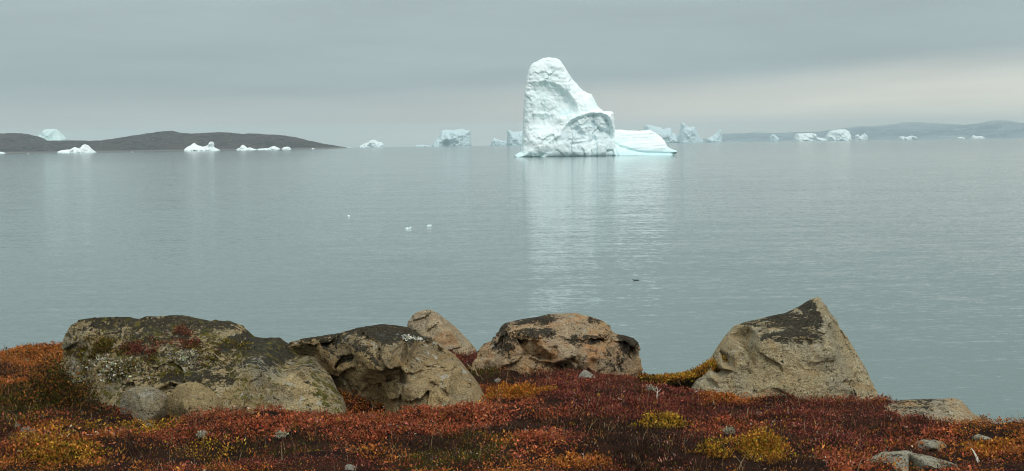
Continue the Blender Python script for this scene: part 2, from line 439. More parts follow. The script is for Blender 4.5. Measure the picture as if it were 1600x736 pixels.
ridge_land('near_mountains', [(1290, 223), (1340, 216), (1375, 205), (1410, 200), (1450, 199), (1490, 199), (1512, 197), (1530, 193), (1545, 190.5), (1560, 188.5), (1572, 189), (1585, 191), (1600, 192), (1640, 189),
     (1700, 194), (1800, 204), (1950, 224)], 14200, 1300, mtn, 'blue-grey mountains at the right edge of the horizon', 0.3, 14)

# ------------------------------------------------------------------ icebergs
def px_poly(pts, Y): return [(lambda p: (p[0], p[2]))(at(a, b, Y)) for a, b in pts]
def berg(pts, Y, mat, label, seed, deep=0.45, rough=1.0, group='icebergs near the horizon', name='iceberg', n=90):
    pts = list(pts); mb = max(q[1] for q in pts); ht = mb - min(q[1] for q in pts)
    pts = [(a, b + 0.55 * ht if b > mb - 1.01 else b) for a, b in pts]
    P = np.array(px_poly(pts, Y)); x0, x1 = P[:, 0].min(), P[:, 0].max(); z0, z1 = P[:, 1].min(), P[:, 1].max()
    w = x1 - x0; h = (z1 - z0) / 1.4; res = max(w, h) / n
    W = max(min(w * deep, h * 2.2), h * 0.5)
    ax = np.arange(x0 - 3 * res, x1 + 3 * res, res); az = np.arange(z0 - 3 * res, z1 + 3 * res, res); ay = np.arange(-1.35 * W - 4 * res, W + 4 * res, res)
    p = poly_sd(P, ax, az); t = np.clip(-p / (h * 0.42), 0, 1)
    X, Z = np.meshgrid(ax, az, indexing='ij')
    nf = fbm(X / h * 2.2, Z / h * 2.2, X * 0 + seed, 4, seed)
    F = -W * np.sqrt(1 - (1 - t) ** 2) * np.clip(0.85 + 0.4 * nf, 0.6, 1.2)
    f, p = relief(ax, ay, az, P, F, W, h * 0.6, res * 1.5)
    f = add_noise(f, ax, ay, az, res * 6, lambda x, y, z: rough * res * (1.6 * ridged(x / h * 4, y / h * 4, z / h * 4, 3, seed) + 0.9 * fbm(x / h * 11, y / h * 11, z / h * 11, 2, seed + 1)))
    V, Q = surface_nets(f, ax, ay, az)
    cx = (x0 + x1) / 2; bz = sea_z(cx, Y)
    V -= np.array([cx, 0, bz])
    return tag(mesh_from(name, V, Q, mat, loc=(cx, Y, bz)), label, 'iceberg', group)

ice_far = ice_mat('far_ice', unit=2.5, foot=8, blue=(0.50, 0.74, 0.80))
ice_shade = ice_mat('shaded_far_ice', (0.62, 0.76, 0.80), (0.40, 0.62, 0.68), unit=2.5, foot=8)  # darker copy of the far ice, with shade put into its colours
ice_white = ice_mat('white_ice', (0.90, 0.95, 0.95), (0.62, 0.85, 0.88), unit=1.5, foot=3)
ice_mint = ice_mat('mint_ice', (0.74, 0.92, 0.91), (0.56, 0.84, 0.84), unit=3, foot=8)
berg([(48, 240), (54, 217), (60, 212.5), (66, 208), (71, 202.5), (76, 201), (88, 202), (92, 206), (97, 211), (103, 217), (110, 240)], 7900, ice_mint, 'mint green flat-topped iceberg rising behind the dark island', 1, 0.6)
berg([(90, 243), (92, 236.5), (97, 234.5), (104, 233.5), (111, 233), (114, 231), (118, 230), (122, 232), (127, 231), (130, 226.5), (133, 225), (137, 227.5), (140, 231), (145, 235), (149, 238), (151, 243)], 3150, ice_white, 'white iceberg with a low shelf and one knob before the island saddle', 2)
berg([(288, 241), (289.5, 233), (294, 228.5), (298, 227), (303, 223), (307, 226), (311, 227.5), (317, 229), (322, 228), (327, 224.5), (329, 221.3), (332, 221), (334, 225), (333.5, 229.5), (338, 231.5), (343, 234), (345, 241)], 3150, ice_white, 'white jagged iceberg with two peaks before the island hill', 3)
berg([(369, 239), (370, 232.5), (375, 230.5), (377, 227.5), (380, 226.2), (383, 228), (386, 231), (391, 230), (396, 232), (401, 233.5), (402, 239)], 3400, ice_white, 'small white iceberg with one pointed hump under the island', 4)
berg([(402, 239), (403, 232.5), (410, 231.8), (419, 231.3), (424, 229), (428, 227.8), (432, 229.5), (437, 232), (438, 239)], 3420, ice_white, 'low white iceberg with a long flat left shelf and gentle hump', 5)
berg([(439.5, 239), (440.5, 232), (444, 229.8), (449, 229), (453, 230), (455, 233), (456, 239)], 3440, ice_white, 'small rounded white iceberg near the right end of the island', 6)
berg([(-6, 244), (-5, 237), (0, 237), (4, 237.6), (8, 239), (9, 244)], 3200, ice_white, 'low white ice lump cut by the left edge of the photo', 7, name='ice_lump', group='low ice lumps on the water')
berg([(535, 236), (537, 231), (541, 230), (547, 230.3), (550, 231.5), (551, 236)], 5600, ice_white, 'thin low ice lump just off the island tip', 8, name='ice_lump', group='low ice lumps on the water')
berg([(558, 235), (562, 228), (568, 224.5), (574, 222.5), (580, 218.5), (585, 217.8), (591, 221), (597, 222.5), (600, 226), (601, 235)], 6300, ice_far, 'small pale blue iceberg shaped like a low cone beyond the island tip', 9)
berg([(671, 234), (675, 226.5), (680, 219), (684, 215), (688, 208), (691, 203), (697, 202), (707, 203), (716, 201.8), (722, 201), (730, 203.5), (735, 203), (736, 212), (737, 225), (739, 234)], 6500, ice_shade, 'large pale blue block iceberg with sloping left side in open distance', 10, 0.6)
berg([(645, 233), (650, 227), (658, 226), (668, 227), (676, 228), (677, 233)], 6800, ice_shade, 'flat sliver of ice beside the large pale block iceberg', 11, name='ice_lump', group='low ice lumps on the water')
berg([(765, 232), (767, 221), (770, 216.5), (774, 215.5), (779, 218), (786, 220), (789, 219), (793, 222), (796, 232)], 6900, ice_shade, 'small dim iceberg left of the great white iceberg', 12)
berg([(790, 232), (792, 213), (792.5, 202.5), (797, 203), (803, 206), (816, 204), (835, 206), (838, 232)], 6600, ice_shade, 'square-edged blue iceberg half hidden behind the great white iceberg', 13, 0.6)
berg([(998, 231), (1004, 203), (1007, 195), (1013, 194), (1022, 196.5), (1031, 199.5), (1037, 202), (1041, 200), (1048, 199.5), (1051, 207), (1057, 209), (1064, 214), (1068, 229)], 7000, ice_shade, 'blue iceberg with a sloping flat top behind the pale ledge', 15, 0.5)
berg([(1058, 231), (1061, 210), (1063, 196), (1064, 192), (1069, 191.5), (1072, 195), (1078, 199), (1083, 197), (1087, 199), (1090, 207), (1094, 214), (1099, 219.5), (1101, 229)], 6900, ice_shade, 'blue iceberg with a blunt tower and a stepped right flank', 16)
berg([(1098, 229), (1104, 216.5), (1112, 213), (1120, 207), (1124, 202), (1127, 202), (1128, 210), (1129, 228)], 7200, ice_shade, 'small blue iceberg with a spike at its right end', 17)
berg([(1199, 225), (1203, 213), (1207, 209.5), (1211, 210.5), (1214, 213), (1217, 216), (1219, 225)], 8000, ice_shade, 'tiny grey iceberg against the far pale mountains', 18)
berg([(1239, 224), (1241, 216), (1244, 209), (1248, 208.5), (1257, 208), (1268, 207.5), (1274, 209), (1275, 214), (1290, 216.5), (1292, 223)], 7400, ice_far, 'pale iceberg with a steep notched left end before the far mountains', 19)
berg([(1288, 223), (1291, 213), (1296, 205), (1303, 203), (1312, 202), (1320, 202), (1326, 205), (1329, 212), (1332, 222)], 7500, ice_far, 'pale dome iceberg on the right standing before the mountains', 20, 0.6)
berg([(1493, 220), (1496, 215), (1500, 214), (1504, 214.5), (1507, 216), (1508, 220)], 7800, ice_white, 'tiny white ice lump below the right mountains', 21, name='ice_lump', group='low ice lumps on the water')
berg([(1516, 220), (1518, 214), (1521, 211), (1526, 213), (1533, 212.5), (1538, 215), (1540, 220)], 8200, ice_white, 'small low iceberg at the foot of the right mountains', 22)
for i, (px, py, w, h, lb) in enumerate([(1346, 216, 22, 8, 'low pale ice lump just right of the pale dome iceberg'),
        (1418, 215.5, 30, 4, 'long low pale ice strip midway below the right mountains')]):
    berg([(px - w / 2, py + 3), (px - w / 2 + 1, py - h * 0.5), (px - w * 0.25, py - h * 0.8), (px - w * 0.1, py - h * 0.35), (px + w * 0.2, py - h), (px + w * 0.42, py - h * 0.5), (px + w / 2, py + 3)], 9200 + 90 * i, ice_far, lb, 70 + i, n=50, name='ice_lump', group='low ice lumps on the water')
for i, (px, py, w, Y, lb) in enumerate([(44, 240.6, 6, 2700, 'thin white ice floe on the water below the mint iceberg'), (207, 237.7, 5, 3000, 'thin white ice floe under the left slope of the island'),
        (247, 238.2, 5, 3000, 'tiny white ice floe halfway between two white icebergs'), (420, 236.3, 6, 2900, 'thin white ice floe just below the long flat white iceberg'),
        (489, 231.9, 5, 3600, 'tiny white ice floe at the thin end of the island'), (1248, 221.7, 12, 5000, 'thin white ice floe below the notched pale iceberg')]):
    berg([(px - w / 2, py + 2.5), (px - w / 2 + 0.3, py), (px - 0.5, py - 0.7), (px + w / 3, py - 0.3), (px + w / 2, py + 0.4), (px + w / 2, py + 2.5)], Y, ice_white, lb, 30 + i, n=26, name='ice_floe', group='ice floes on the water')
for i, (px, py, pts, lb) in enumerate([(638, 356.3, [(-5.5, 4), (-5, -0.2), (-2, -0.9), (0.5, -0.5), (2, -2.2), (4, -2.0), (5, -0.4), (5.5, 4)], 'small white growler with a raised right end in mid water'),
        (671, 351.8, [(-4.5, 4), (-4, -0.2), (0, -0.9), (3.5, -0.6), (4.6, 4)], 'flat white growler in mid water, right of the larger one'),
        (545, 337, [(-2.6, 4), (-2.3, -0.5), (0, -0.8), (2, -0.2), (2.6, 4)], 'tiniest white growler, farthest left in mid water')]):
    Y = EYE / ((py - 223.7 + (px - 800) * ROLL) / FPX) * 0.993
    berg([(px + a, py + b) for a, b in pts], Y, ice_white, lb, 50 + i, deep=0.3, n=60, name='growler', group='growlers in mid water')

# the great iceberg -----------------------------------------------------------
YB = 722.0
def Z3(X, Y): return (780 + X / 3.873, 70 + Y / 3.873)
res = 0.42
def xz(l): return px_poly([Z3(*p) for p in l], YB)
tower = xz([(95, 700), (90, 668), (112, 655), (130, 645), (136, 600), (140, 520), (143, 450), (146, 380), (149, 300), (156, 240), (161, 200), (172, 160), (185, 128), (205, 108), (230, 97), (250, 84), (265, 76),
            (300, 72), (342, 77), (360, 84), (376, 98), (392, 122), (410, 152), (428, 180), (450, 210), (480, 245), (512, 278), (540, 293), (560, 298), (575, 325), (600, 372), (640, 410), (660, 700)])
block = xz([(225, 700), (262, 655), (262, 628), (228, 603), (262, 582), (310, 556), (345, 532), (366, 505), (390, 482), (425, 448), (460, 428), (500, 413), (545, 405), (600, 402), (640, 404), (684, 406), (690, 440), (692, 480), (697, 505), (690, 560), (700, 625), (718, 657), (720, 700)])
face = xz([(252, 705), (258, 655), (262, 625), (285, 598), (318, 574), (352, 548), (372, 512), (394, 487), (430, 456), (466, 434), (512, 418), (560, 411), (610, 412), (648, 430), (668, 468), (682, 510), (684, 570), (694, 640), (700, 705)])
ledge = xz([(640, 700), (640, 520), (690, 515), (720, 512), (780, 519), (850, 520), (915, 517), (945, 533), (985, 563), (1003, 595), (1010, 617), (1040, 632), (1065, 640), (1068, 655), (1040, 664), (1030, 700)])
allp = np.array(tower + block + ledge)
ax = np.arange(allp[:, 0].min() - 2, allp[:, 0].max() + 2, res); az = np.arange(-4.0, allp[:, 1].max() + 2, res); ay = np.arange(-24, 22, res)
X, Z = np.meshgrid(ax, az, indexing='ij')
def inset(p, r): t = np.clip(-p / r, 0, 1); return np.sqrt(1 - (1 - t) ** 2)
# tower: leaning-back slope above, scooped wall in the middle, foot swept forward
pT = poly_sd(tower, ax, az)
zz = np.clip(Z / 52, 0, 1)
FT = -inset(pT, 8) * (4.5 + 9 * (1 - zz) ** 1.2) - 2 * np.exp(-np.clip(Z, 0, 99) / 2.5)
def xzp(a, b): q = at(*Z3(a, b), YB); return q[0], q[2]
def scoop(ca, cb, ra, rb_, dep, tilt=0.0, p=2.0):
    c = xzp(ca, cb); r1 = ra / 3.873 * YB / FPX; r2 = rb_ / 3.873 * YB / FPX
    dx = (X - c[0]); dz = (Z - c[1]); ct, st = math.cos(tilt), math.sin(tilt)
    u = (dx * ct + dz * st) / r1; v = (-dx * st + dz * ct) / r2
    return dep * np.clip(1 - (u * u + v * v) ** (p / 2), 0, 1)
wall = xz([(150, 300), (175, 235), (230, 215), (300, 228), (370, 250), (425, 290), (455, 335), (466, 378), (456, 412), (400, 437), (340, 465), (285, 512), (215, 575), (160, 590), (120, 500)])
dW = -poly_sd(wall, ax, az) + 0.9 * fbm(X / 5, Z / 5, X * 0 + 8.8, 3, 67)
xl, xr = xzp(150, 0)[0], xzp(455, 0)[0]
wt = sstep(xl, xr, X) * 0.75 + 0.25
wt = wt * sstep(xzp(0, 215)[1], xzp(0, 330)[1], Z + 0.35 * (X - xr))
hollow = np.clip(1 - np.exp(-np.clip(dW, 0, 99) / 2.8), 0, 1) * wt
FT = FT + 6.5 * hollow + scoop(260, 480, 110, 60, 1.6, 0.1)
FT = FT + 0.5 * ridged(X / 4 + Z / 6, Z / 5 - X / 9, X * 0 + 3.1, 4, 66) + 0.8 * fbm(X / 9, Z / 9, X * 0 + 2.2, 4, 61) + 0.7 * ridged(X / 5, Z / 3.5, X * 0 + 7.7, 3, 62) * sstep(45, 20, Z) * sstep(ax[0] + 22, ax[0] + 12, X)
cell = np.random.default_rng(77).random((90, 4)); best = np.full(X.shape, 9e9); plate = np.zeros(X.shape)
wx = X + 1.6 * fbm(X / 5, Z / 5, X * 0, 3, 68); wz = Z + 1.6 * fbm(X / 5, Z / 5, X * 0 + 5, 3, 69)
for a in range(90):
    sx0 = allp[:, 0].min() + cell[a, 0] * 60; sz0 = cell[a, 1] * 58
    d = (wx - sx0) ** 2 + 0.6 * (wz - sz0) ** 2
    mm = d < best; best = np.where(mm, d, best); plate = np.where(mm, (cell[a, 2] - 0.5) * 1.6 + (wx - sx0) * (cell[a, 3] - 0.5) * 0.55 + (wz - sz0) * (cell[a, 2] - 0.5) * 0.3, plate)
FT = FT + 0.42 * plate
fT, _ = relief(ax, ay, az, tower, FT, 15, 12, 1.2)
# lower block, pushed out, with its broken face set back below a rolled lip
pB = poly_sd(block, ax, az); pF = poly_sd(face, ax, az)
cx_ = xzp(530, 560)[0]
FB = -inset(pB, 5) * 9 - 9.5 - 0.9 * np.clip(12 - Z, 0, 12) * 0.25
FB = FB + 0.012 * (X - cx_) ** 2
carve = np.clip(-pF / 1.7, 0, 1)
rough_face = 1.7 * ridged(X / 6, Z / 5, X * 0 + 1.1, 4, 71) + 0.9 * fbm(X / 2.2, Z / 2.2, X * 0 + 4, 3, 72)
# two stacked slabs in the face
arch = line_d(xz([(392, 580), (430, 520), (480, 500), (520, 480), (560, 478), (610, 520), (670, 540)]), ax, az)
arch2 = line_d(xz([(430, 600), (520, 590), (580, 580), (640, 570), (684, 575)]), ax, az)
low = sstep(xzp(0, 585)[1] + 1.0, xzp(0, 585)[1] - 1.0, Z - 0.04 * (X - cx_))
FB = FB + 0.45 * plate + carve * (4.6 + 0.8 * plate + rough_face * (1 - 0.75 * low) - 1.6 * low + 1.4 * np.exp(-(arch / 0.9) ** 2) + 1.2 * np.exp(-(arch2 / 0.7) ** 2))
crk = line_d(xz([(562, 412), (563, 470), (566, 540), (576, 610), (578, 700)]), ax, az)
FB = FB + 1.5 * np.exp(-(crk / 0.3) ** 2)
fB, _ = relief(ax, ay, az, block, FB, 6, 8, 0.7)
# ledge on the right: smooth washed shelf with faint terraces
pL = poly_sd(ledge, ax, az)
zl = np.clip(Z / 12, 0, 1)
FL = -inset(pL, 3.5) * 3 - 8 * (1 - zl) ** 1.1 - 1.5
FL = FL + 0.9 * fbm(X / 26, (Z - 0.05 * (X - cx_)) / 1.6, X * 0, 3, 81) * sstep(0.5, 2.5, Z)
notch = line_d(xz([(690, 600), (740, 622), (820, 645), (900, 655), (1060, 656)]), ax, az)
FL = FL + 1.5 * np.exp(-(notch / 0.55) ** 2)
fL, _ = relief(ax, ay, az, ledge, FL, 12, 4, 1.0)
f = smin(fT, fB, 1.1); f = smin(f, fL, 1.6)
def nz_(x, y, z):
    rough = sstep(0, 8, z) * (1 - 0.8 * sstep(cx_ + 16, cx_ + 19, x))
    return 0.16 * rough * fbm(x / 4, y / 4, z / 4, 4, 91) + 0.36 * rough * ridged(x / 1.8, y / 1.8, z / 1.8, 2, 92) + 0.12 * fbm(x / 8, y / 8, z / 3, 3, 93)
f = add_noise(f, ax, ay, az, 2.0, nz_)
V, Q = surface_nets(f, ax, ay, az)
def samp(a):                                     # value of a front map at each vertex
    i = np.clip(np.round((V[:, 0] - ax[0]) / res).astype(int), 0, len(ax) - 1); k = np.clip(np.round((V[:, 2] - az[0]) / res).astype(int), 0, len(az) - 1)
    return a[i, k]
bare = np.maximum(samp(carve * 0.85), 0.75 * samp(hollow)) * (V[:, 1] < 2)  # tint: bare ice on the broken face, painted shade in the scooped hollow
bx = float(allp[:, 0].mean()); bz = sea_z(bx, YB)
V -= np.array([bx, 0, bz])
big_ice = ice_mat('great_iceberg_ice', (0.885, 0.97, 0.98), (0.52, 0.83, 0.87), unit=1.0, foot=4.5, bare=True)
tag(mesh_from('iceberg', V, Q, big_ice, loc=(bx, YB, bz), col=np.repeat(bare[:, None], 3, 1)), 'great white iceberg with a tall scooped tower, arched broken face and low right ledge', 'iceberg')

# ------------------------------------------------------------------ boulders
def rock(name, outline, inner, Y0, back, mat, label, cat='boulder', res=0.0115, seed=1, amp=1.0, cracks=(), group=None, rb=0.5, soft=1, r=0.016, edge=0.0, facet=0.0, lichen=()):
    outline = [(*o, edge) if len(o) == 2 else o for o in outline]
    P = [(lambda p: (p[0], p[2]))(at(a, b, Y0 + d)) for a, b, d in outline]
    A = np.array(P)
    pts = [(p[0], p[1], o[2]) for p, o in zip(P, outline)]; rim = list(pts)
    for a, b, d in inner:
        q = at(a, b, Y0 + d); pts.append((q[0], q[2], d))
    dm = min(p[2] for p in pts)
    mg = 5 * res
    ax = np.arange(A[:, 0].min() - mg, A[:, 0].max() + mg, res); az = np.arange(A[:, 1].min() - mg, A[:, 1].max() + mg, res)
    ay = np.arange(dm - 0.26, back + mg, res)
    F = blur(tri_field(pts, ax, az), soft)
    X, Z = np.meshgrid(ax, az, indexing='ij')
    F = F + amp * 0.020 * fbm(X * 3, Z * 3, X * 0 + seed, 4, seed) + amp * 0.012 * ridged(X * 9, Z * 9, X * 0 + seed, 3, seed + 3)
    if facet:                                   # broken, angular plates
        cell = np.random.default_rng(seed).random((40, 4)); best = np.full(X.shape, 9e9); val = np.zeros(X.shape)
        sx_ = A[:, 0].min() + cell[:, 0] * np.ptp(A[:, 0]); sz_ = A[:, 1].min() + cell[:, 1] * np.ptp(A[:, 1])
        wx = X + 0.06 * fbm(X * 6, Z * 6, X * 0, 2, seed + 9); wz = Z + 0.06 * fbm(X * 6, Z * 6, X * 0 + 5, 2, seed + 8)
        for a in range(40):
            d = (wx - sx_[a]) ** 2 + 2.0 * (wz - sz_[a]) ** 2
            mm = d < best
            best = np.where(mm, d, best); val = np.where(mm, (cell[a, 2] - 0.5) + (wx - sx_[a]) * (cell[a, 3] - 0.5) * 2.5, val)
        F = F + 2.2 * facet * val
    for line, dep, wid in cracks:
        d = line_d([(lambda p: (p[0], p[2]))(at(a, b, Y0 - 0.3)) for a, b in line], ax, az)
        d = d + 0.012 * fbm(X * 14, Z * 14, X * 0, 3, seed + 40)
        F = F + dep * np.exp(-(d / wid) ** 2)
    f, p = relief(ax, ay, az, P, F, back, rb, r, E=tri_field(rim, ax, az))
    f = add_noise(f, ax, ay, az, 0.07, lambda x, y, z: amp * (0.020 * fbm(x * 4, y * 4, z * 4, 3, seed + 20) + 0.010 * ridged(x * 11, y * 11, z * 14, 3, seed + 21) + 0.010 * fbm(x * 32, y * 32, z * 32, 2, seed + 22)))
    V, Q = surface_nets(f, ax, ay, az)
    lv = np.zeros(len(V))
    for a, b, ra, rb_, wt in lichen:            # crust lichen colonies
        c = at(a, b, Y0 - 0.25); k = Y0 / FPX
        e = ((V[:, 0] - c[0]) / (ra * k)) ** 2 + ((V[:, 2] - c[2]) / (rb_ * k)) ** 2 + 0.5 * fbm(V[:, 0] * 7, V[:, 1] * 7, V[:, 2] * 7, 3, 333)
        lv = np.maximum(lv, wt * sstep(1.6, 0.2, e)) if wt > 0 else lv + wt * sstep(1.6, 0.2, e) * (lv < 0.01)
    cx = A[:, 0].mean(); zb = float(ground_z(cx, Y0 + dm * 0.6))
    V -= np.array([cx, 0, zb])
    o = mesh_from(name, V, Q, mat, loc=(cx, Y0, zb), col=np.repeat(lv[:, None] * 0.5 + 0.5, 3, 1))
    tag(o, label, cat, group)
    return o, V + np.array([cx, Y0, zb]), Q

TAN = (0.30, 0.225, 0.125); GREY = (0.20, 0.195, 0.165); RUST = (0.30, 0.16, 0.07)
b1, V1, Q1 = rock('boulder', [(92, 572), (97, 548), (101, 531), (109, 509), (124, 500), (143, 498), (161, 497), (195, 496.5), (210, 500), (225, 497), (245, 496), (262, 494), (277, 493), (300, 497), (322, 502),
        (352, 502), (375, 509), (386, 520), (392, 527), (410, 530), (433, 528.5), (444, 537), (456, 546), (470, 554), (487, 560, -0.28), (501, 577, -0.4), (515, 591, -0.5), (525, 614, -0.65), (535, 628, -0.75), (540, 641, -0.8), (543, 690, -0.9), (300, 700), (120, 680), (78, 640)],
    [(112, 560, -0.12), (140, 540, -0.2), (200, 530, -0.3), (260, 525, -0.3), (330, 525, -0.3), (385, 540, -0.35), (200, 565, -0.6), (260, 575, -0.72), (150, 600, -0.55), (120, 620, -0.5), (225, 610, -0.85),
     (275, 600, -0.86), (330, 583, -0.8), (400, 562, -0.72), (447, 548, -0.5), (470, 575, -0.62), (500, 610, -0.78), (430, 600, -0.9), (340, 612, -0.92), (420, 640, -0.98), (515, 640, -0.95), (300, 650, -1.0), (200, 650, -0.95), (120, 660, -0.7), (420, 690, -1.05), (300, 690, -1.05), (520, 680, -1.0)],
    11.7, 0.7, rock_mat('grey_lichened_rock', (0.55, 0.42, 0.22), (0.36, 0.335, 0.25), (0.38, 0.27, 0.11), 0.85, 0.55, 0.8, 1.0, moss=0.5), 'broad grey boulder overgrown with moss and red plants, tan face at its right end', lichen=[(110, 530, 20, 40, 0.35), (160, 505, 60, 12, 0.55), (300, 505, 80, 14, 0.5), (400, 535, 50, 12, 0.7), (450, 550, 25, 12, 0.7), (330, 575, 60, 10, 0.5), (240, 520, 60, 14, 0.3), (420, 605, 90, 36, -0.6)], seed=5,
    cracks=[([(262, 600), (290, 588), (318, 598), (345, 620), (370, 640)], 0.09, 0.02), ([(400, 590), (412, 600), (405, 625)], 0.03, 0.012)], facet=0.05)
b2, V2, Q2 = rock('boulder', [(447, 537), (467, 531), (498, 526), (527, 521), (553, 514), (573, 511), (593, 508), (613, 510), (635, 513), (650, 520), (658, 527), (678, 528), (684, 536), (695, 546), (712, 558, -0.2), (727, 576, -0.32), (741, 593, -0.45), (752, 610, -0.55),
        (761, 630, -0.66), (767, 647, -0.74), (769, 662, -0.8), (773, 700, -0.9), (600, 705), (500, 695), (440, 650), (438, 570)],
    [(500, 545, -0.05), (540, 535, -0.16), (590, 528, -0.26), (630, 528, -0.3), (660, 534, -0.34), (560, 550, -0.42), (520, 575, -0.12), (480, 570, 0.15), (600, 545, -0.58), (640, 546, -0.62), (680, 545, -0.5), (590, 572, -0.6), (632, 580, -0.72),
     (640, 600, -0.8), (700, 590, -0.74), (735, 620, -0.8), (700, 640, -0.98), (645, 640, -0.9), (755, 655, -0.95), (700, 690, -1.1), (655, 690, -1.0), (560, 592, -0.36), (520, 610, 0.0), (605, 605, -0.42), (590, 640, -0.36), (545, 640, -0.1), (622, 645, -0.7), (490, 615, 0.2), (560, 690, -0.2), (470, 600, 0.25)],
    11.6, 0.75, rock_mat('brown_cleft_rock', (0.50, 0.36, 0.18), (0.34, 0.275, 0.17), (0.33, 0.21, 0.09), 0.9, 0.30, 0.7, 2.3), 'brown cleft boulder with a dark hollow under its lichened top', lichen=[(500, 540, 60, 14, 0.75), (600, 520, 70, 12, 0.78), (660, 530, 30, 8, 0.8), (520, 565, 50, 24, 0.6), (560, 555, 40, 16, 0.6), (700, 610, 60, 50, -0.5)], seed=9,
    cracks=[([(634, 528), (636, 545), (630, 565), (614, 570), (601, 560), (596, 545)], 0.12, 0.016), ([(632, 570), (633, 600), (628, 640)], 0.07, 0.013), ([(660, 580), (690, 590), (704, 600)], 0.05, 0.013), ([(700, 590), (703, 640)], 0.03, 0.010), ([(716, 634), (760, 632)], 0.03, 0.008)], facet=0.07)
b3, V3, Q3 = rock('boulder', [(636, 530), (638, 508), (642, 498), (650, 490), (658, 486), (672, 484), (684, 490), (695, 498), (710, 510), (724, 524), (735, 536), (744, 546), (746, 556), (750, 590), (640, 590)],
    [(650, 512, -0.15), (670, 500, -0.12), (690, 515, -0.25), (715, 535, -0.25), (700, 520, -0.28), (665, 540, -0.35), (700, 550, -0.42), (735, 556, -0.3), (690, 585, -0.5), (650, 585, -0.4)],
    14.3, 0.55, rock_mat('pale_tan_rock', (0.52, 0.405, 0.25), (0.45, 0.38, 0.27), (0.46, 0.24, 0.10), 0.1, 0.1, 0.2, 4.1, (0.9, 0.9, 0.3)), 'pale tan pointed boulder peeking out behind the brown cleft boulder', seed=13, facet=0.05,
    cracks=[([(680, 500), (700, 530), (705, 550)], 0.02, 0.012), ([(660, 500), (668, 530)], 0.02, 0.01)])
b4, V4, Q4 = rock('boulder', [(746, 553), (749, 545), (756, 538), (768, 534), (776, 524), (781, 513), (788, 506), (808, 501), (828, 498), (845, 495), (860, 491), (882, 490), (902, 490), (917, 494), (931, 498), (945, 503), (954, 511), (959, 522),
        (977, 525), (991, 529), (998, 535), (1002, 550), (1003, 570), (1003, 592), (1004, 625), (880, 630), (750, 610), (741, 575)],
    [(800, 512, -0.12), (850, 506, -0.12), (900, 503, -0.12), (940, 515, -0.16), (790, 530, -0.25), (830, 524, -0.36), (880, 525, -0.38), (930, 530, -0.38), (958, 526, -0.16), (965, 533, -0.34), (992, 536, -0.30), (836, 530, -0.54), (818, 545, -0.34), (826, 560, -0.40), (790, 555, -0.3),
     (775, 560, -0.25), (858, 545, -0.60), (872, 562, -0.60), (880, 572, -0.36), (860, 574, -0.42), (900, 580, -0.45), (830, 575, -0.45), (900, 550, -0.52), (940, 560, -0.46), (975, 565, -0.34), (990, 590, -0.24), (940, 585, -0.5), (950, 620, -0.55), (870, 620, -0.5), (790, 590, -0.4)],
    13.2, 0.7, rock_mat('orange_tan_rock', (0.58, 0.375, 0.19), (0.47, 0.37, 0.25), (0.60, 0.26, 0.09), 0.45, 0.5, 0.35, 6.6, (0.2, 0.5, 0.0)), 'orange and tan layered boulder with black lichen patches and a sheer right end', lichen=[(790, 535, 26, 24, 0.75), (820, 503, 44, 7, 0.85), (850, 505, 14, 6, 0.9), (830, 520, 40, 6, 0.8), (985, 540, 22, 16, 1.0), (960, 560, 30, 18, 0.65), (940, 505, 25, 5, 0.6), (870, 565, 18, 8, 0.8), (920, 530, 40, 7, 0.7), (900, 500, 34, 5, -0.5), (920, 570, 40, 16, -0.5)], seed=17,  # the patch below the overhang paints its shade in with the lichen
    cracks=[([(800, 530), (850, 525), (900, 532), (960, 530)], 0.05, 0.012), ([(868, 540), (858, 560), (852, 572)], 0.05, 0.012), ([(840, 530), (870, 545), (895, 560), (905, 575)], 0.035, 0.012), ([(870, 500), (910, 512), (955, 518)], 0.025, 0.01)], facet=0.085)
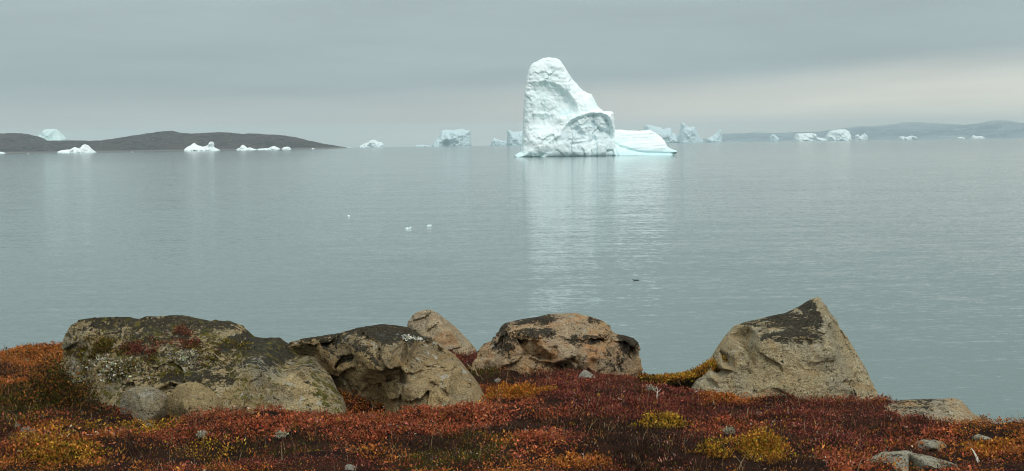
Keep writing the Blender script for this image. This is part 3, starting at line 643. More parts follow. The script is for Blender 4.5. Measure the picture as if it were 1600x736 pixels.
b5, V5, Q5 = rock('boulder', [(1078, 618, -0.45), (1089, 600, -0.42), (1099, 589, -0.3), (1112, 562), (1123, 544), (1137, 525), (1151, 511), (1168, 505), (1191, 500), (1208, 495), (1231, 491), (1254, 480), (1268, 471), (1277, 465.5), (1287, 471), (1297, 484),
        (1312, 502), (1317, 513), (1334, 538), (1348, 564, -0.08), (1362, 590, -0.18), (1376, 615, -0.3), (1383, 655, -0.4), (1250, 670), (1072, 660, -0.5)],
    [(1150, 530, 0.02), (1172, 520, 0.02), (1190, 511, -0.02), (1130, 556, 0.04), (1160, 540, 0.0), (1115, 575, 0.02), (1098, 600, -0.48), (1114, 589, -0.49), (1130, 576, -0.48), (1148, 561, -0.46), (1130, 592, -0.51), (1150, 580, -0.50), (1150, 602, -0.53), (1172, 560, -0.47), (1130, 610, -0.54), (1165, 547, -0.44), (1188, 529, -0.36), (1202, 518, -0.3), (1240, 503, -0.18), (1262, 487, -0.08), (1274, 476, -0.04),
     (1272, 500, -0.26), (1268, 524, -0.42), (1230, 526, -0.40), (1283, 478, -0.12), (1290, 515, -0.36), (1300, 545, -0.5), (1322, 590, -0.54), (1345, 625, -0.54), (1180, 580, -0.44), (1240, 575, -0.5), (1105, 625, -0.58), (1180, 625, -0.56), (1260, 625, -0.62),
     (1310, 530, -0.16), (1335, 575, -0.24), (1365, 620, -0.34), (1260, 660, -0.68), (1150, 650, -0.6)],
    12.0, 0.75, rock_mat('pyramid_granite', (0.56, 0.45, 0.26), (0.47, 0.42, 0.295), (0.48, 0.33, 0.16), 0.95, 0.12, 0.4, 9.2, (0.6, 1.0, 0.4)), 'tall pyramid-shaped tan boulder with a black lichen cap at its peak', lichen=[(1272, 490, 12, 24, 1.0), (1240, 505, 40, 12, 0.9), (1225, 524, 46, 9, 1.0), (1262, 520, 16, 12, 0.9), (1208, 556, 12, 8, 0.7), (1300, 612, 26, 12, 0.6), (1190, 510, 30, 6, 0.6), (1320, 600, 10, 14, 0.6)], seed=23, amp=0.75,
    cracks=[([(1205, 527), (1240, 530), (1275, 532), (1295, 537)], 0.03, 0.010), ([(1297, 510), (1320, 555), (1340, 600)], 0.04, 0.011), ([(1310, 590), (1325, 600), (1318, 615), (1302, 620)], 0.05, 0.012), ([(1318, 585), (1340, 612)], 0.06, 0.02)], facet=0.025)
gl = rock_mat('lichened_slab_rock', (0.46, 0.41, 0.29), (0.40, 0.39, 0.32), (0.48, 0.31, 0.15), 0.5, 0.5, 0.9, 12.0)
rock('boulder', [(1375, 645), (1385, 634), (1419, 626), (1450, 625), (1480, 624), (1499, 622), (1506, 628), (1512, 635), (1525, 646), (1535, 653), (1542, 662), (1540, 676), (1440, 690), (1380, 670)],
    [(1420, 636, -0.25), (1470, 634, -0.22), (1495, 634, -0.2), (1450, 650, -0.5), (1500, 648, -0.36), (1525, 660, -0.3), (1500, 665, -0.55), (1460, 668, -0.6), (1410, 660, -0.5)], 11.0, 0.5, rock_mat('tan_nosed_slab', (0.54, 0.40, 0.22), (0.46, 0.42, 0.32), (0.58, 0.33, 0.14), 0.3, 0.35, 0.7, 31.0),
    'low lichen-speckled slab with a tan nose near the right edge', lichen=[(1430, 635, 50, 12, 0.66), (1480, 635, 16, 6, 0.4), (1515, 645, 24, 18, -0.9)], seed=27, facet=0.03, amp=0.8)
rock('flat_rock', [(1335, 735), (1353, 722), (1374, 711), (1385, 706.5), (1419, 707), (1461, 715), (1484, 721), (1504, 729), (1512, 745), (1420, 760), (1330, 750)],
    [(1400, 716, -0.3), (1450, 724, -0.3), (1380, 730, -0.4), (1480, 734, -0.35), (1420, 742, -0.55)], 8.95, 0.35, gl, 'pale flat rock breaking through the red plants at the bottom right', 'rock', seed=31, amp=0.6, res=0.011)
rock('flat_rock', [(1424, 697), (1438, 688), (1460, 686), (1478, 690), (1486, 697), (1480, 708), (1430, 708)], [(1450, 693, -0.12), (1460, 700, -0.22)], 9.6, 0.2, gl, 'small grey lichened rock just above the pale flat rock', 'rock', seed=33, amp=0.6, res=0.011)
rock('flat_rock', [(1518, 681), (1530, 676), (1545, 680), (1560, 686), (1575, 690), (1578, 700), (1520, 698)], [(1535, 683, -0.12), (1555, 690, -0.15)], 9.9, 0.2, gl, 'thin grey rock strip below the tan-nosed slab at the right edge', 'rock', seed=35, amp=0.6, res=0.011)
st = rock_mat('weathered_stone', (0.36, 0.33, 0.26), (0.30, 0.30, 0.26), (0.3, 0.22, 0.12), 0.0, 0.1, 0.5, 15.0)
rock('stone', [(1530, 660), (1532, 650), (1537, 646), (1545, 650), (1549, 658), (1549, 672), (1532, 672)], [(1540, 655, -0.05), (1540, 664, -0.09)], 11.2, 0.12, st, 'small rounded grey stone behind the tan nose of the slab', 'stone', seed=41, amp=0.5, res=0.009, r=0.015)
rock('stone', [(902, 590), (908, 580), (914, 576.5), (922, 581), (932, 588), (936, 598), (904, 600)], [(914, 582, -0.06), (912, 590, -0.14), (925, 592, -0.1)], 12.25, 0.15, rock_mat('pale_stone', (0.42, 0.39, 0.31), (0.38, 0.36, 0.30), (0.36, 0.28, 0.17), 0, 0.0, 0.4, 18.0), 'pale wedge-shaped stone in front of the layered orange boulder', 'stone', seed=43, amp=0.5, res=0.009, r=0.015)
rock('stone', [(186, 640), (188, 622), (196, 610), (212, 604), (232, 604), (250, 610), (264, 620), (266, 660), (186, 690)], [(225, 665, -0.26), (215, 614, -0.12), (240, 618, -0.14), (225, 635, -0.22), (250, 640, -0.18)], 10.72, 0.3, rock_mat('mossy_grey_stone', (0.36, 0.30, 0.19), (0.30, 0.28, 0.22), (0.34, 0.25, 0.13), 0.0, 0.1, 0.3, 21.0), 'rounded grey stone at the foot of the broad grey boulder', 'stone', seed=45, amp=0.6, res=0.010)
rock('stone', [(258, 640), (263, 616), (275, 601), (292, 596), (312, 599), (332, 612), (348, 628), (352, 670), (258, 690)], [(305, 668, -0.26), (290, 606, -0.12), (318, 618, -0.14), (285, 630, -0.22), (330, 642, -0.2)], 10.68, 0.3, rock_mat('yellow_tan_stone', (0.48, 0.36, 0.18), (0.36, 0.28, 0.15), (0.42, 0.26, 0.11), 0.0, 0.15, 0.2, 24.0), 'rounded yellow-tan stone leaning against the broad grey boulder', 'stone', seed=47, amp=0.6, res=0.010)
pst = rock_mat('bleached_stone', (0.36, 0.34, 0.28), (0.30, 0.29, 0.25), (0.36, 0.31, 0.22), 0, 0, 0.4, 27.0)
for (px, py, w, h, lb, sd) in [(778, 594, 14, 7, 'tiny pale stone beside the orange bush', 51), (1077, 606, 17, 8, 'pale long stone left of the pyramid boulder foot', 52), (42, 671, 34, 9, 'flat whitish stone among red plants at the lower left', 53),
                               (25, 664, 20, 8, 'smaller whitish stone above the flat one at the lower left', 54), (232, 664, 16, 7, 'little whitish stone below the rounded stones', 55), (1185, 645, 16, 6, 'small dull stone in plants before the pyramid boulder', 56), (545, 730, 30, 9, 'flat grey stone at the bottom of the photo', 57)]:
    gp = ground_hit(px, py + h * 0.5)
    Y = gp[1] + 0.05
    rock('stone', [(px - w / 2, py + 10), (px - w / 2, py), (px - w * 0.25, py - h * 0.45), (px + w * 0.1, py - h * 0.6), (px + w * 0.4, py - h * 0.1), (px + w / 2, py + h * 0.4), (px + w / 2, py + 10)],
         [(px, py - h * 0.1, -0.05), (px - w * 0.2, py + 4, -0.08), (px + w * 0.2, py + 5, -0.08)], Y, 0.1, pst, lb, 'stone', seed=sd, amp=0.3, res=0.008, r=0.012, group='small stones among the plants')

# ------------------------------------------------------------------ leaves
def leaf_mat(name, transl=0.25):
    m, n, l, out = new_mat(name); g = G(m.node_tree)
    a = n.new('ShaderNodeAttribute'); a.attribute_name = 'Tint'
    d = n.new('ShaderNodeBsdfPrincipled'); l.new(a.outputs['Color'], d.inputs['Base Color']); d.inputs['Roughness'].default_value = 0.7; d.inputs['Specular IOR Level'].default_value = 0.05
    t = n.new('ShaderNodeBsdfTranslucent'); l.new(a.outputs['Color'], t.inputs['Color'])
    mx = n.new('ShaderNodeMixShader'); mx.inputs[0].default_value = transl
    l.new(d.outputs[0], mx.inputs[1]); l.new(t.outputs[0], mx.inputs[2]); l.new(mx.outputs[0], out.inputs['Surface'])
    return m
LEAF = leaf_mat('tundra_leaf')
def leaves(base, up, height, size, per, cols, aspect=0.5, spread=0.03, upright=0.5, jitter=0.3):
    """base (n,3) sprig feet, height (n,), size (n,), cols (n,3) -> verts, faces, colours of per leaves on each sprig"""
    n_ = len(base); N = n_ * per
    B = np.repeat(base, per, 0); H = np.repeat(height, per); S = np.repeat(size, per) * rng.uniform(0.65, 1.3, N); K = np.repeat(cols, per, 0)
    lean = np.repeat(rng.normal(0, 0.3, (n_, 2)), per, 0)
    t = rng.uniform(0.25, 1.0, N)
    a = rng.uniform(0, 2 * math.pi, N); rad = spread * np.sqrt(rng.random(N))
    c = B + np.stack([lean[:, 0] * H * t + rad * np.cos(a), lean[:, 1] * H * t + rad * np.sin(a), H * t], 1)
    d = np.stack([np.cos(a) * (1 - upright), np.sin(a) * (1 - upright), np.full(N, upright)], 1) + rng.normal(0, 0.3, (N, 3))
    d /= np.linalg.norm(d, axis=1)[:, None]
    r_ = rng.normal(0, 1, (N, 3)); s = np.cross(d, r_); s /= np.linalg.norm(s, axis=1)[:, None]
    L = S[:, None]; W = L * aspect
    Vv = np.stack([c, c + d * L * 0.45 + s * W * 0.5, c + d * L, c + d * L * 0.45 - s * W * 0.5], 1).reshape(-1, 3)
    Ff = np.arange(N * 4).reshape(-1, 4)
    K = K * np.exp(jitter * 1.5 * rng.normal(0, 1, (N, 1))).clip(0.3, 2.6) * (1 + 0.10 * rng.normal(0, 1, (N, 3)))
    return Vv, Ff, np.repeat(np.clip(K, 0.004, 0.9), 4, 0)

# patches of plants measured on the ground: (pixel x, pixel y, rx, ry, kind, weight)
KINDS = ['red', 'maroon', 'rust', 'yellow', 'olive', 'brown', 'pale']
COL = {'red': (0.285, 0.078, 0.036), 'maroon': (0.165, 0.046, 0.032), 'rust': (0.33, 0.115, 0.028), 'yellow': (0.34, 0.185, 0.024), 'olive': (0.060, 0.054, 0.011), 'brown': (0.040, 0.022, 0.014), 'pale': (0.36, 0.31, 0.24)}
PATCH = [(40, 560, 140, 40, 'rust', 2.2), (40, 545, 140, 25, 'red', 1.0), (100, 612, 100, 34, 'olive', 2.6), (140, 600, 60, 26, 'brown', 2.2), (180, 648, 120, 14, 'brown', 1.5), (250, 646, 70, 10, 'maroon', 2.0), (320, 652, 90, 12, 'brown', 1.0), (30, 625, 60, 12, 'olive', 1.6),
         (90, 705, 75, 20, 'yellow', 1.3), (60, 715, 60, 20, 'rust', 1.3), (220, 672, 60, 9, 'yellow', 1.1), (330, 715, 60, 16, 'yellow', 1.1), (200, 710, 60, 20, 'brown', 1.2), (230, 690, 80, 10, 'red', 1.0), (250, 655, 90, 8, 'red', 1.2), (40, 655, 80, 10, 'red', 1.3), (330, 660, 60, 10, 'maroon', 1.2),
         (450, 650, 120, 16, 'red', 2.0), (620, 660, 140, 20, 'red', 2.3), (560, 690, 120, 14, 'brown', 1.3), (700, 710, 80, 22, 'olive', 1.6), (500, 720, 140, 14, 'maroon', 1.6), (430, 632, 40, 8, 'olive', 2.2),
         (850, 640, 120, 16, 'red', 1.8), (960, 635, 120, 12, 'rust', 1.5), (900, 665, 150, 9, 'brown', 2.2), (860, 695, 60, 24, 'red', 1.8), (900, 725, 70, 16, 'rust', 1.8), (960, 605, 130, 16, 'maroon', 2.2), (1050, 600, 60, 12, 'red', 1.0),
         (1120, 640, 140, 12, 'maroon', 2.0), (1320, 650, 150, 14, 'maroon', 1.6), (1250, 650, 130, 8, 'brown', 1.3), (970, 690, 60, 22, 'brown', 1.8), (1080, 700, 120, 22, 'brown', 1.8), (1040, 720, 60, 14, 'olive', 1.2),
         (1250, 725, 60, 20, 'brown', 2.8), (1320, 680, 90, 14, 'maroon', 1.6), (1310, 725, 30, 14, 'red', 2.6), (1270, 690, 60, 12, 'brown', 1.0), (1440, 618, 80, 10, 'maroon', 2.0), (1560, 665, 60, 16, 'rust', 1.2), (1590, 680, 40, 10, 'red', 1.2), (1560, 700, 60, 16, 'rust', 1.8),
         (1480, 690, 60, 10, 'red', 1.4), (730, 565, 40, 12, 'maroon', 2.2), (760, 580, 60, 9, 'olive', 1.8), (860, 585, 60, 9, 'brown', 2.0), (1590, 655, 40, 10, 'rust', 1.2), (1530, 672, 40, 8, 'olive', 1.5), (1130, 626, 50, 9, 'rust', 2.4), (1560, 725, 70, 12, 'yellow', 1.2)]
NS = 150000
yy = np.sqrt(rng.uniform(6.6 ** 2, 15.7 ** 2, NS * 2)); xx = rng.uniform(-0.50, 0.50, NS * 2) * yy
keep = (yy < crest_y(xx) + 0.8) & (fbm(xx * 3.2, yy * 2.4, xx * 0 + 4.4, 4, 55, 0.6) + 0.25 * rng.normal(0, 1, len(xx)) > -0.48); xx, yy = xx[keep][:NS], yy[keep][:NS]
zz_ = ground_z(xx, yy)
score = np.zeros((len(KINDS), len(xx)))
for i, k in enumerate(KINDS):
    bias = {'red': 0.38, 'maroon': 0.30, 'rust': 0.42, 'yellow': -0.28, 'olive': 0.05, 'brown': 0.34, 'pale': -0.9}[k]
    score[i] = bias + 1.25 * fbm(xx * 1.4, yy * 1.1, xx * 0 + i * 7.7, 4, 100 + 13 * i, 0.62) + 0.35 * rng.normal(0, 1, len(xx))
for px, py, rx, ry, k, w in PATCH:
    c0 = ground_hit(px, py); ca = ground_hit(px, py - ry); cb = ground_hit(px, py + ry)
    RX = rx * c0[1] / FPX; RY = max(0.22, abs(ca[1] - cb[1]) / 2)
    wob = 1 + 0.35 * fbm(xx * 2, yy * 2, xx * 0 + px, 3, 7)
    e = (((xx - c0[0]) / RX) ** 2 + ((yy - c0[1]) / RY) ** 2) * wob
    score[KINDS.index(k)] += w * np.exp(-e ** 1.3 * 0.7)
kind = score.argmax(0)
ok = np.ones(len(xx), bool)
for px, py, rx, ry in [(1465, 645, 70, 14), (1500, 652, 45, 16), (1425, 722, 75, 14), (1455, 698, 26, 9), (1550, 688, 24, 7)]:   # bare slabs
    a0 = ground_hit(px - rx, py + ry); b0 = ground_hit(px + rx, py - ry)
    cxm, cym = (a0[0] + b0[0]) / 2, (a0[1] + b0[1]) / 2
    ok &= ((xx - cxm) / ((b0[0] - a0[0]) / 2)) ** 2 + ((yy - cym) / max(0.2, (b0[1] - a0[1]) / 2)) ** 2 + 0.5 * rng.normal(0, 1, len(xx)) > 1
kind[~ok] = 99
info = {'red': ('dwarf_birch_leaves', 'bright red low shrub leaves spread over the tundra', 'shrubs'), 'maroon': ('bilberry_leaves', 'dark maroon bilberry leaves covering the ground', 'shrubs'), 'rust': ('autumn_leaves', 'rust orange autumn leaves of low tundra shrubs', 'shrubs'),
        'yellow': ('willow_leaves', 'yellow autumn leaves of creeping willow', 'shrubs'), 'olive': ('crowberry_foliage', 'dark olive green crowberry mats', 'ground cover'), 'brown': ('heather_foliage', 'dark brown heather in the hollows', 'ground cover'), 'pale': ('lichen_foliage', 'pale cream lichen tufts between the shrubs', 'lichen')}
par = {'red': (0.055, 0.016, 5, 0.55, 0.45), 'maroon': (0.045, 0.0135, 5, 0.45, 0.6), 'rust': (0.05, 0.0155, 5, 0.55, 0.5), 'yellow': (0.055, 0.0165, 5, 0.5, 0.55), 'olive': (0.045, 0.014, 6, 0.3, 0.65), 'brown': (0.048, 0.015, 5, 0.25, 0.7), 'pale': (0.03, 0.016, 6, 0.6, 0.3)}
for i, k in enumerate(KINDS):
    mk = kind == i
    if not mk.any(): continue
    nb = int(mk.sum()); base = np.stack([xx[mk], yy[mk], zz_[mk] - 0.012], 1)
    h0, s0, per, asp, upr = par[k]
    hh = 0.85 * h0 * rng.uniform(0.5, 1.5, nb) * (1 + 0.45 * fbm(xx[mk] * 3, yy[mk] * 3, xx[mk] * 0, 3, 200))
    cc = np.array(COL[k])[None, :] * (1 + 0.35 * fbm(xx[mk] * 5, yy[mk] * 5, xx[mk] * 0 + 2, 3, 210))[:, None] * (1 + 0.25 * rng.normal(0, 1, (nb, 1)))
    odd = rng.random(nb) < 0.10
    cc[odd] = np.array([COL[KINDS[q]] for q in rng.integers(0, 6, odd.sum())])
    pl = rng.random(nb) < 0.03
    cc[pl] = np.array([(0.36, 0.29, 0.22), (0.40, 0.20, 0.14), (0.34, 0.12, 0.09)])[rng.integers(0, 3, pl.sum())]
    ss = s0 * (1 + 0.45 * fbm(xx[mk] * 2.3, yy[mk] * 2.3, xx[mk] * 0 + 9, 3, 220)) * rng.uniform(0.6, 1.5, nb)
    Vv, Ff, K = leaves(base, None, hh, ss, per, np.clip(cc, 0.005, 0.8), asp, 0.032, upr)
    nm, lb, ct = info[k]
    tag(mesh_from(nm, Vv, Ff, LEAF, smooth=False, col=K), lb, ct, kind='stuff')

# dry blades and bare stems between the leaves
nb = 3800
k = rng.choice(np.flatnonzero(ok), nb, p=None); hb = rng.uniform(0.05, 0.13, nb); az_ = rng.uniform(0, 6.283, nb); ln = rng.normal(0, 0.35, (nb, 2)); wd = rng.uniform(0.0012, 0.0026, nb)
b0 = np.stack([xx[k], yy[k], zz_[k] - 0.01], 1); sd_ = np.stack([np.cos(az_) * wd, np.sin(az_) * wd, az_ * 0], 1)
t1 = b0 + np.stack([ln[:, 0] * hb * 0.4, ln[:, 1] * hb * 0.4, hb * 0.6], 1); t2 = b0 + np.stack([ln[:, 0] * hb, ln[:, 1] * hb, hb], 1)
Vv = np.stack([b0 - sd_, b0 + sd_, t1 + sd_ * 0.8, t1 - sd_ * 0.8, t2 + sd_ * 0.3, t2 - sd_ * 0.3], 1).reshape(-1, 3)
q0 = np.arange(nb)[:, None] * 6; Ff = np.concatenate([q0 + np.array([[0, 1, 2, 3]]), q0 + np.array([[3, 2, 4, 5]])])
cb = np.array([(0.34, 0.26, 0.15), (0.20, 0.13, 0.07), (0.10, 0.06, 0.04), (0.26, 0.12, 0.05)])[rng.integers(0, 4, nb)]
tag(mesh_from('dry_grass', Vv, Ff, LEAF, smooth=False, col=np.repeat(cb, 6, 0)), 'thin dry grass blades and stems standing among the shrubs', 'grass', kind='stuff')

# bushes that stand out by themselves -------------------------------------------
twig_m, n, l, out = new_mat('twig_bark'); g = G(twig_m.node_tree)
g.principled(out, g.mix(g.noise(g.coord(), 60, 3), (0.035, 0.022, 0.016), (0.09, 0.065, 0.045)), 0.95)
def tube(path, rad):
    """square-section twig along a path: verts, faces"""
    Vv = []; Ff = []
    for i, (p, r) in enumerate(zip(path, rad)):
        for a in range(5): Vv.append((p[0] + r * math.cos(a * 1.2566), p[1] + r * math.sin(a * 1.2566), p[2]))
        if i:
            for a in range(5):
                b = (a + 1) % 5; o = (i - 1) * 5
                Ff.append((o + a, o + b, o + 5 + b, o + 5 + a))
    return Vv, Ff
def join(parts):
    Vv = []; Ff = []
    for v, f_ in parts:
        o = len(Vv); Vv += list(v); Ff += [tuple(q + o for q in t) for t in f_]
    return np.array(Vv), np.array(Ff)
def bush(px, py, rx, depth, h, cols, label, name, count, cat='shrub', base_lift=None, size=0.018, upr=0.55, asp=0.5):
    x0, y0, z0 = ground_hit(px, py)
    R = rx * y0 / FPX
    e = empty(name, (x0, y0, z0), label, cat)
    count0 = count; a = rng.uniform(0, 2 * math.pi, count * 3); r = np.sqrt(rng.random(count * 3)) * (1 + 0.55 * fbm(np.cos(a) * 2.2, np.sin(a) * 2.2, a * 0 + px, 3, 5))
    kp = fbm(x0 + R * r * np.cos(a) * 7, y0 + depth * r * np.sin(a) * 7, a * 0 + 1.5, 3, 44) + 0.3 * rng.normal(0, 1, len(a)) > 0.15 + 0.25 * (r - 0.6)
    a = a[kp][:count]; r = r[kp][:count]; count = len(a)
    x = R * r * np.cos(a); y = depth * r * np.sin(a)
    dome = h * np.clip(1 - r ** 1.6, 0.05, 1) * (1 + 0.9 * fbm((x0 + x) * 6, (y0 + y) * 6, x * 0, 3, 77))
    lift = 0 if base_lift is None else base_lift(x0 + x, y0 + y)
    gz = ground_z(x0 + x, y0 + y) - z0
    B = np.stack([x, y, gz + lift + dome * rng.uniform(0.0, 0.6, count) - 0.01], 1)
    pick = rng.integers(0, len(cols), count)
    cl = np.array(cols)[pick] * (1 + 0.25 * rng.normal(0, 1, (count, 1)))
    Vv, Ff, K = leaves(B, None, np.maximum(dome * 0.5, 0.03), size * rng.uniform(0.5, 1.4, count), 5, np.clip(cl, 0.004, 0.8), asp, 0.028, upr, 0.3)
    mesh_from('foliage', Vv, Ff, LEAF, e, smooth=False, col=K)
    ps = []
    for q in range(26):
        k = rng.integers(0, count)
        tx, ty, tz = B[k]; tz += dome[k] * 0.6
        ps.append(tube([(tx * 0.25, ty * 0.25, gz[k] * 0.25 - 0.02), (tx * 0.7, ty * 0.7, (gz[k] + tz) * 0.45), (tx, ty, tz + 0.01)], (0.004, 0.003, 0.0015)))
    Vv, Ff = join(ps)
    mesh_from('branch', Vv, Ff, twig_m, e)
    return e
Yl, Or, Rd, Ol, Br, Mr = [COL[k] for k in ('yellow', 'rust', 'red', 'olive', 'brown', 'maroon')]
OR2 = (0.36, 0.13, 0.02); YB2 = (0.42, 0.25, 0.03)
bush(808, 622, 56, 0.34, 0.16, [OR2, OR2, Yl, Or], 'round orange bush right of the brown cleft boulder', 'orange_bush', 2000)
bush(1035, 668, 50, 0.2, 0.11, [Yl, YB2, Br, Yl], 'yellow tuft with a dark centre midway between the bush and the pyramid boulder', 'yellow_bush', 800)
bush(1195, 710, 58, 0.25, 0.14, [YB2, Yl, Yl, Or], 'brightest yellow bush near the bottom, below the pyramid boulder', 'yellow_bush', 1100)
bush(1115, 708, 26, 0.16, 0.10, [Yl, YB2, Or, Ol], 'small thin yellow tuft left of the brightest yellow bush', 'yellow_bush', 380)
bush(1128, 630, 34, 0.2, 0.09, [OR2, Or, Or, Rd], 'low rusty orange bush at the foot of the pyramid boulder', 'orange_bush', 600)
bush(95, 630, 85, 0.5, 0.26, [Ol, Br, Ol, Br, Ol, Or], 'dark olive shrub against the left foot of the broad grey boulder', 'olive_bush', 2600)
bush(90, 718, 75, 0.28, 0.10, [Yl, Or, Yl, Ol], 'spreading ochre bush at the lower left corner', 'ochre_bush', 1300)
bush(1555, 704, 45, 0.22, 0.09, [OR2, Yl, Or], 'orange bush beside the driftwood twig at the right edge', 'orange_bush', 700)
bush(1480, 632, 10, 0.1, 0.05, [Mr, Rd], 'small red sprig tuft on top of the tan-nosed slab', 'red_bush', 60)
# yellow bank that climbs the left flank of the pyramid boulder
xa, ya, za = ground_hit(1095, 597)
def climb(x, y):
    p0 = at(1010, 592, 11.85); p1 = at(1165, 540, 11.85)
    return np.clip((x - p0[0]) / (p1[0] - p0[0]), 0, 1.05) ** 1.1 * (p1[2] - p0[2] + 0.05) * np.clip(1.15 - np.abs(y - 11.90) / 0.3, 0, 1)
def bank():
    e = empty('yellow_bush', (xa, ya, za), 'yellow and rust shrub bank climbing the left flank of the pyramid boulder', 'shrub')
    cnt = 3800
    x = rng.uniform(at(1004, 592, 11.85)[0], at(1168, 540, 11.85)[0], cnt); y = 11.90 + rng.uniform(-0.14, 0.12, cnt)
    u = rng.random(cnt) ** 0.6
    top = climb(x, y); gz = ground_z(x, y)
    zt = gz + top * u
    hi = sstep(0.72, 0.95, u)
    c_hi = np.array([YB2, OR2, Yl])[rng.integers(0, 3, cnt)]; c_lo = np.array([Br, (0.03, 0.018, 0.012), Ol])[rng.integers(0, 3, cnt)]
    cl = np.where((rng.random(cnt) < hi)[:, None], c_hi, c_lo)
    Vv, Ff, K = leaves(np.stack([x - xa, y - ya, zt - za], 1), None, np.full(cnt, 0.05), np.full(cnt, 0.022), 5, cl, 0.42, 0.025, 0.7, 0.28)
    mesh_from('foliage', Vv, Ff, LEAF, e, smooth=False, col=K)
    ps = []
    for q in range(40):
        k = rng.integers(0, cnt)
        ps.append(tube([(0.02, 0, -0.04), (x[k] - xa, y[k] - ya, gz[k] - za - 0.01), (x[k] - xa + 0.01, y[k] - ya, gz[k] - za + top[k] * 0.5), (x[k] - xa - 0.01, y[k] - ya, gz[k] - za + top[k] + 0.05)], (0.006, 0.005, 0.003, 0.0015)))
    Vv, Ff = join(ps); mesh_from('branch', Vv, Ff, twig_m, e)
bank()

# plants rooted on the broad grey boulder ------------------------------------------
def on_rock(V, Q, Y0, regions, name, label, cat, count, cols, height, size, per=5, asp=0.5, upr=0.5, min_up=0.25, lichen=False, kind=None):
    """plants on the up-facing skin of a rock inside ellipses measured in the photo"""
    A, B, Cc, D = V[Q[:, 0]], V[Q[:, 1]], V[Q[:, 2]], V[Q[:, 3]]
    nrm = np.cross(Cc - A, D - B); nrm /= np.linalg.norm(nrm, axis=1)[:, None] + 1e-12
    cen = (A + B + Cc + D) / 4
    d = cen - np.array([0, 0, EYE]); F_, R_, U_ = np.array(Fv), np.array(Rv), np.array(Uv)
    w = d @ F_; px = 800 + FPX * (d @ R_) / w; py = 368 - FPX * (d @ U_) / w
    facing = (nrm * -d).sum(1) > 0
    pr = np.zeros(len(Q))
    for cx, cy, rx, ry in regions:
        pr = np.maximum(pr, np.exp(-(((px - cx) / rx) ** 2 + ((py - cy) / ry) ** 2) * 1.2))
    pr = pr * facing * (nrm[:, 2] > min_up) * (0.25 + np.clip(fbm(cen[:, 0] * 7, cen[:, 1] * 7, cen[:, 2] * 7, 3, 300 + len(name)), 0, 1)) ** 2
    pr[pr < 0.02] = 0
    k = rng.choice(len(Q), count, p=pr / pr.sum())
    o = cen[k].mean(0)
    cl = np.array(cols)[rng.integers(0, len(cols), count)] * (1 + 0.2 * rng.normal(0, 1, (count, 1)))
    Vv, Ff, K = leaves(cen[k] - o - 0.004, None, np.full(count, height) * rng.uniform(0.5, 1.4, count), np.full(count, size), per, np.clip(cl, 0.004, 0.85), asp, 0.02, upr, 0.25)
    t = mesh_from(name, Vv, Ff, LEAF, loc=o, smooth=False, col=K)
    return tag(t, label, cat, kind=kind)
on_rock(V1, Q1, 11.7, [(230, 549, 30, 8), (268, 538, 32, 7), (285, 522, 16, 6)], 'red_bush', 'dull red bush growing on the slope of the broad grey boulder', 'shrub', 420, [(0.19, 0.06, 0.045), (0.22, 0.08, 0.045), (0.12, 0.04, 0.03), (0.10, 0.06, 0.03)], 0.04, 0.018)
on_rock(V1, Q1, 11.7, [(160, 550, 60, 14), (300, 560, 60, 14), (330, 545, 40, 10), (200, 535, 60, 8), (220, 575, 80, 18)], 'moss', 'yellow-green moss over the slope of the broad grey boulder', 'moss', 2200, [(0.14, 0.12, 0.02), (0.07, 0.06, 0.015), (0.22, 0.17, 0.03), (0.04, 0.03, 0.015), (0.12, 0.06, 0.03)], 0.02, 0.016, kind='stuff')
on_rock(V1, Q1, 11.7, [(195, 585, 34, 22), (160, 562, 30, 8), (280, 558, 22, 8), (130, 572, 18, 6)], 'lichen', 'cream white lichen crumbs over the lower left of the broad grey boulder', 'lichen', 420, [(0.55, 0.52, 0.42), (0.45, 0.44, 0.36), (0.35, 0.33, 0.2)], 0.012, 0.02, per=3, asp=0.8, upr=0.35, kind='stuff')
on_rock(V2, Q2, 11.6, [(640, 527, 12, 3), (655, 530, 10, 3)], 'lichen', 'white lichen crust on top of the brown cleft boulder', 'lichen', 60, [(0.6, 0.58, 0.5), (0.5, 0.5, 0.42)], 0.008, 0.02, per=3, asp=0.8, upr=0.3, min_up=0.1, kind='stuff')

# twigs, tufts ------------------------------------------------------------------------
wood, n, l, out = new_mat('bleached_wood'); g = G(wood.node_tree)
g.principled(out, g.mix(g.noise(g.coord('Object', (1, 1, 6)), 40, 4), (0.42, 0.37, 0.30), (0.62, 0.58, 0.50)), 0.85)
def twig(px, py, paths, label, name='twig'):
    x0, y0, z0 = ground_hit(px, py); k = y0 / FPX
    ps = []
    for pts, r0 in paths:
        nP = len(pts)
        ps.append(tube([((a - px) * k, 0.02 * i, (py - b) * k + 0.005) for i, (a, b) in enumerate(pts)], [r0 * (1 - 0.7 * i / (nP - 1)) for i in range(nP)]))
    Vv, Ff = join(ps)
    return tag(mesh_from(name, Vv, Ff, wood, loc=(x0, y0, z0)), label, 'twig', 'bare bleached twigs')
twig(1529, 722, [([(1529, 724), (1527, 716), (1524, 708), (1522, 704)], 0.011)], 'short thick bleached stick leaning in the orange leaves at right')
twig(1026, 626, [([(1026, 627), (1027, 619), (1029, 613), (1027, 607)], 0.005), ([(1029, 614), (1034, 609)], 0.003), ([(1028, 616), (1022, 611), (1020, 607)], 0.003), ([(1027, 620), (1032, 618)], 0.002)], 'forked white twig standing in the maroon plants before the pyramid boulder')
twig(1094, 618, [([(1086, 614), (1092, 612.5), (1098, 612.5), (1103, 615)], 0.005)], 'curved white twig lying at the left foot of the pyramid boulder')
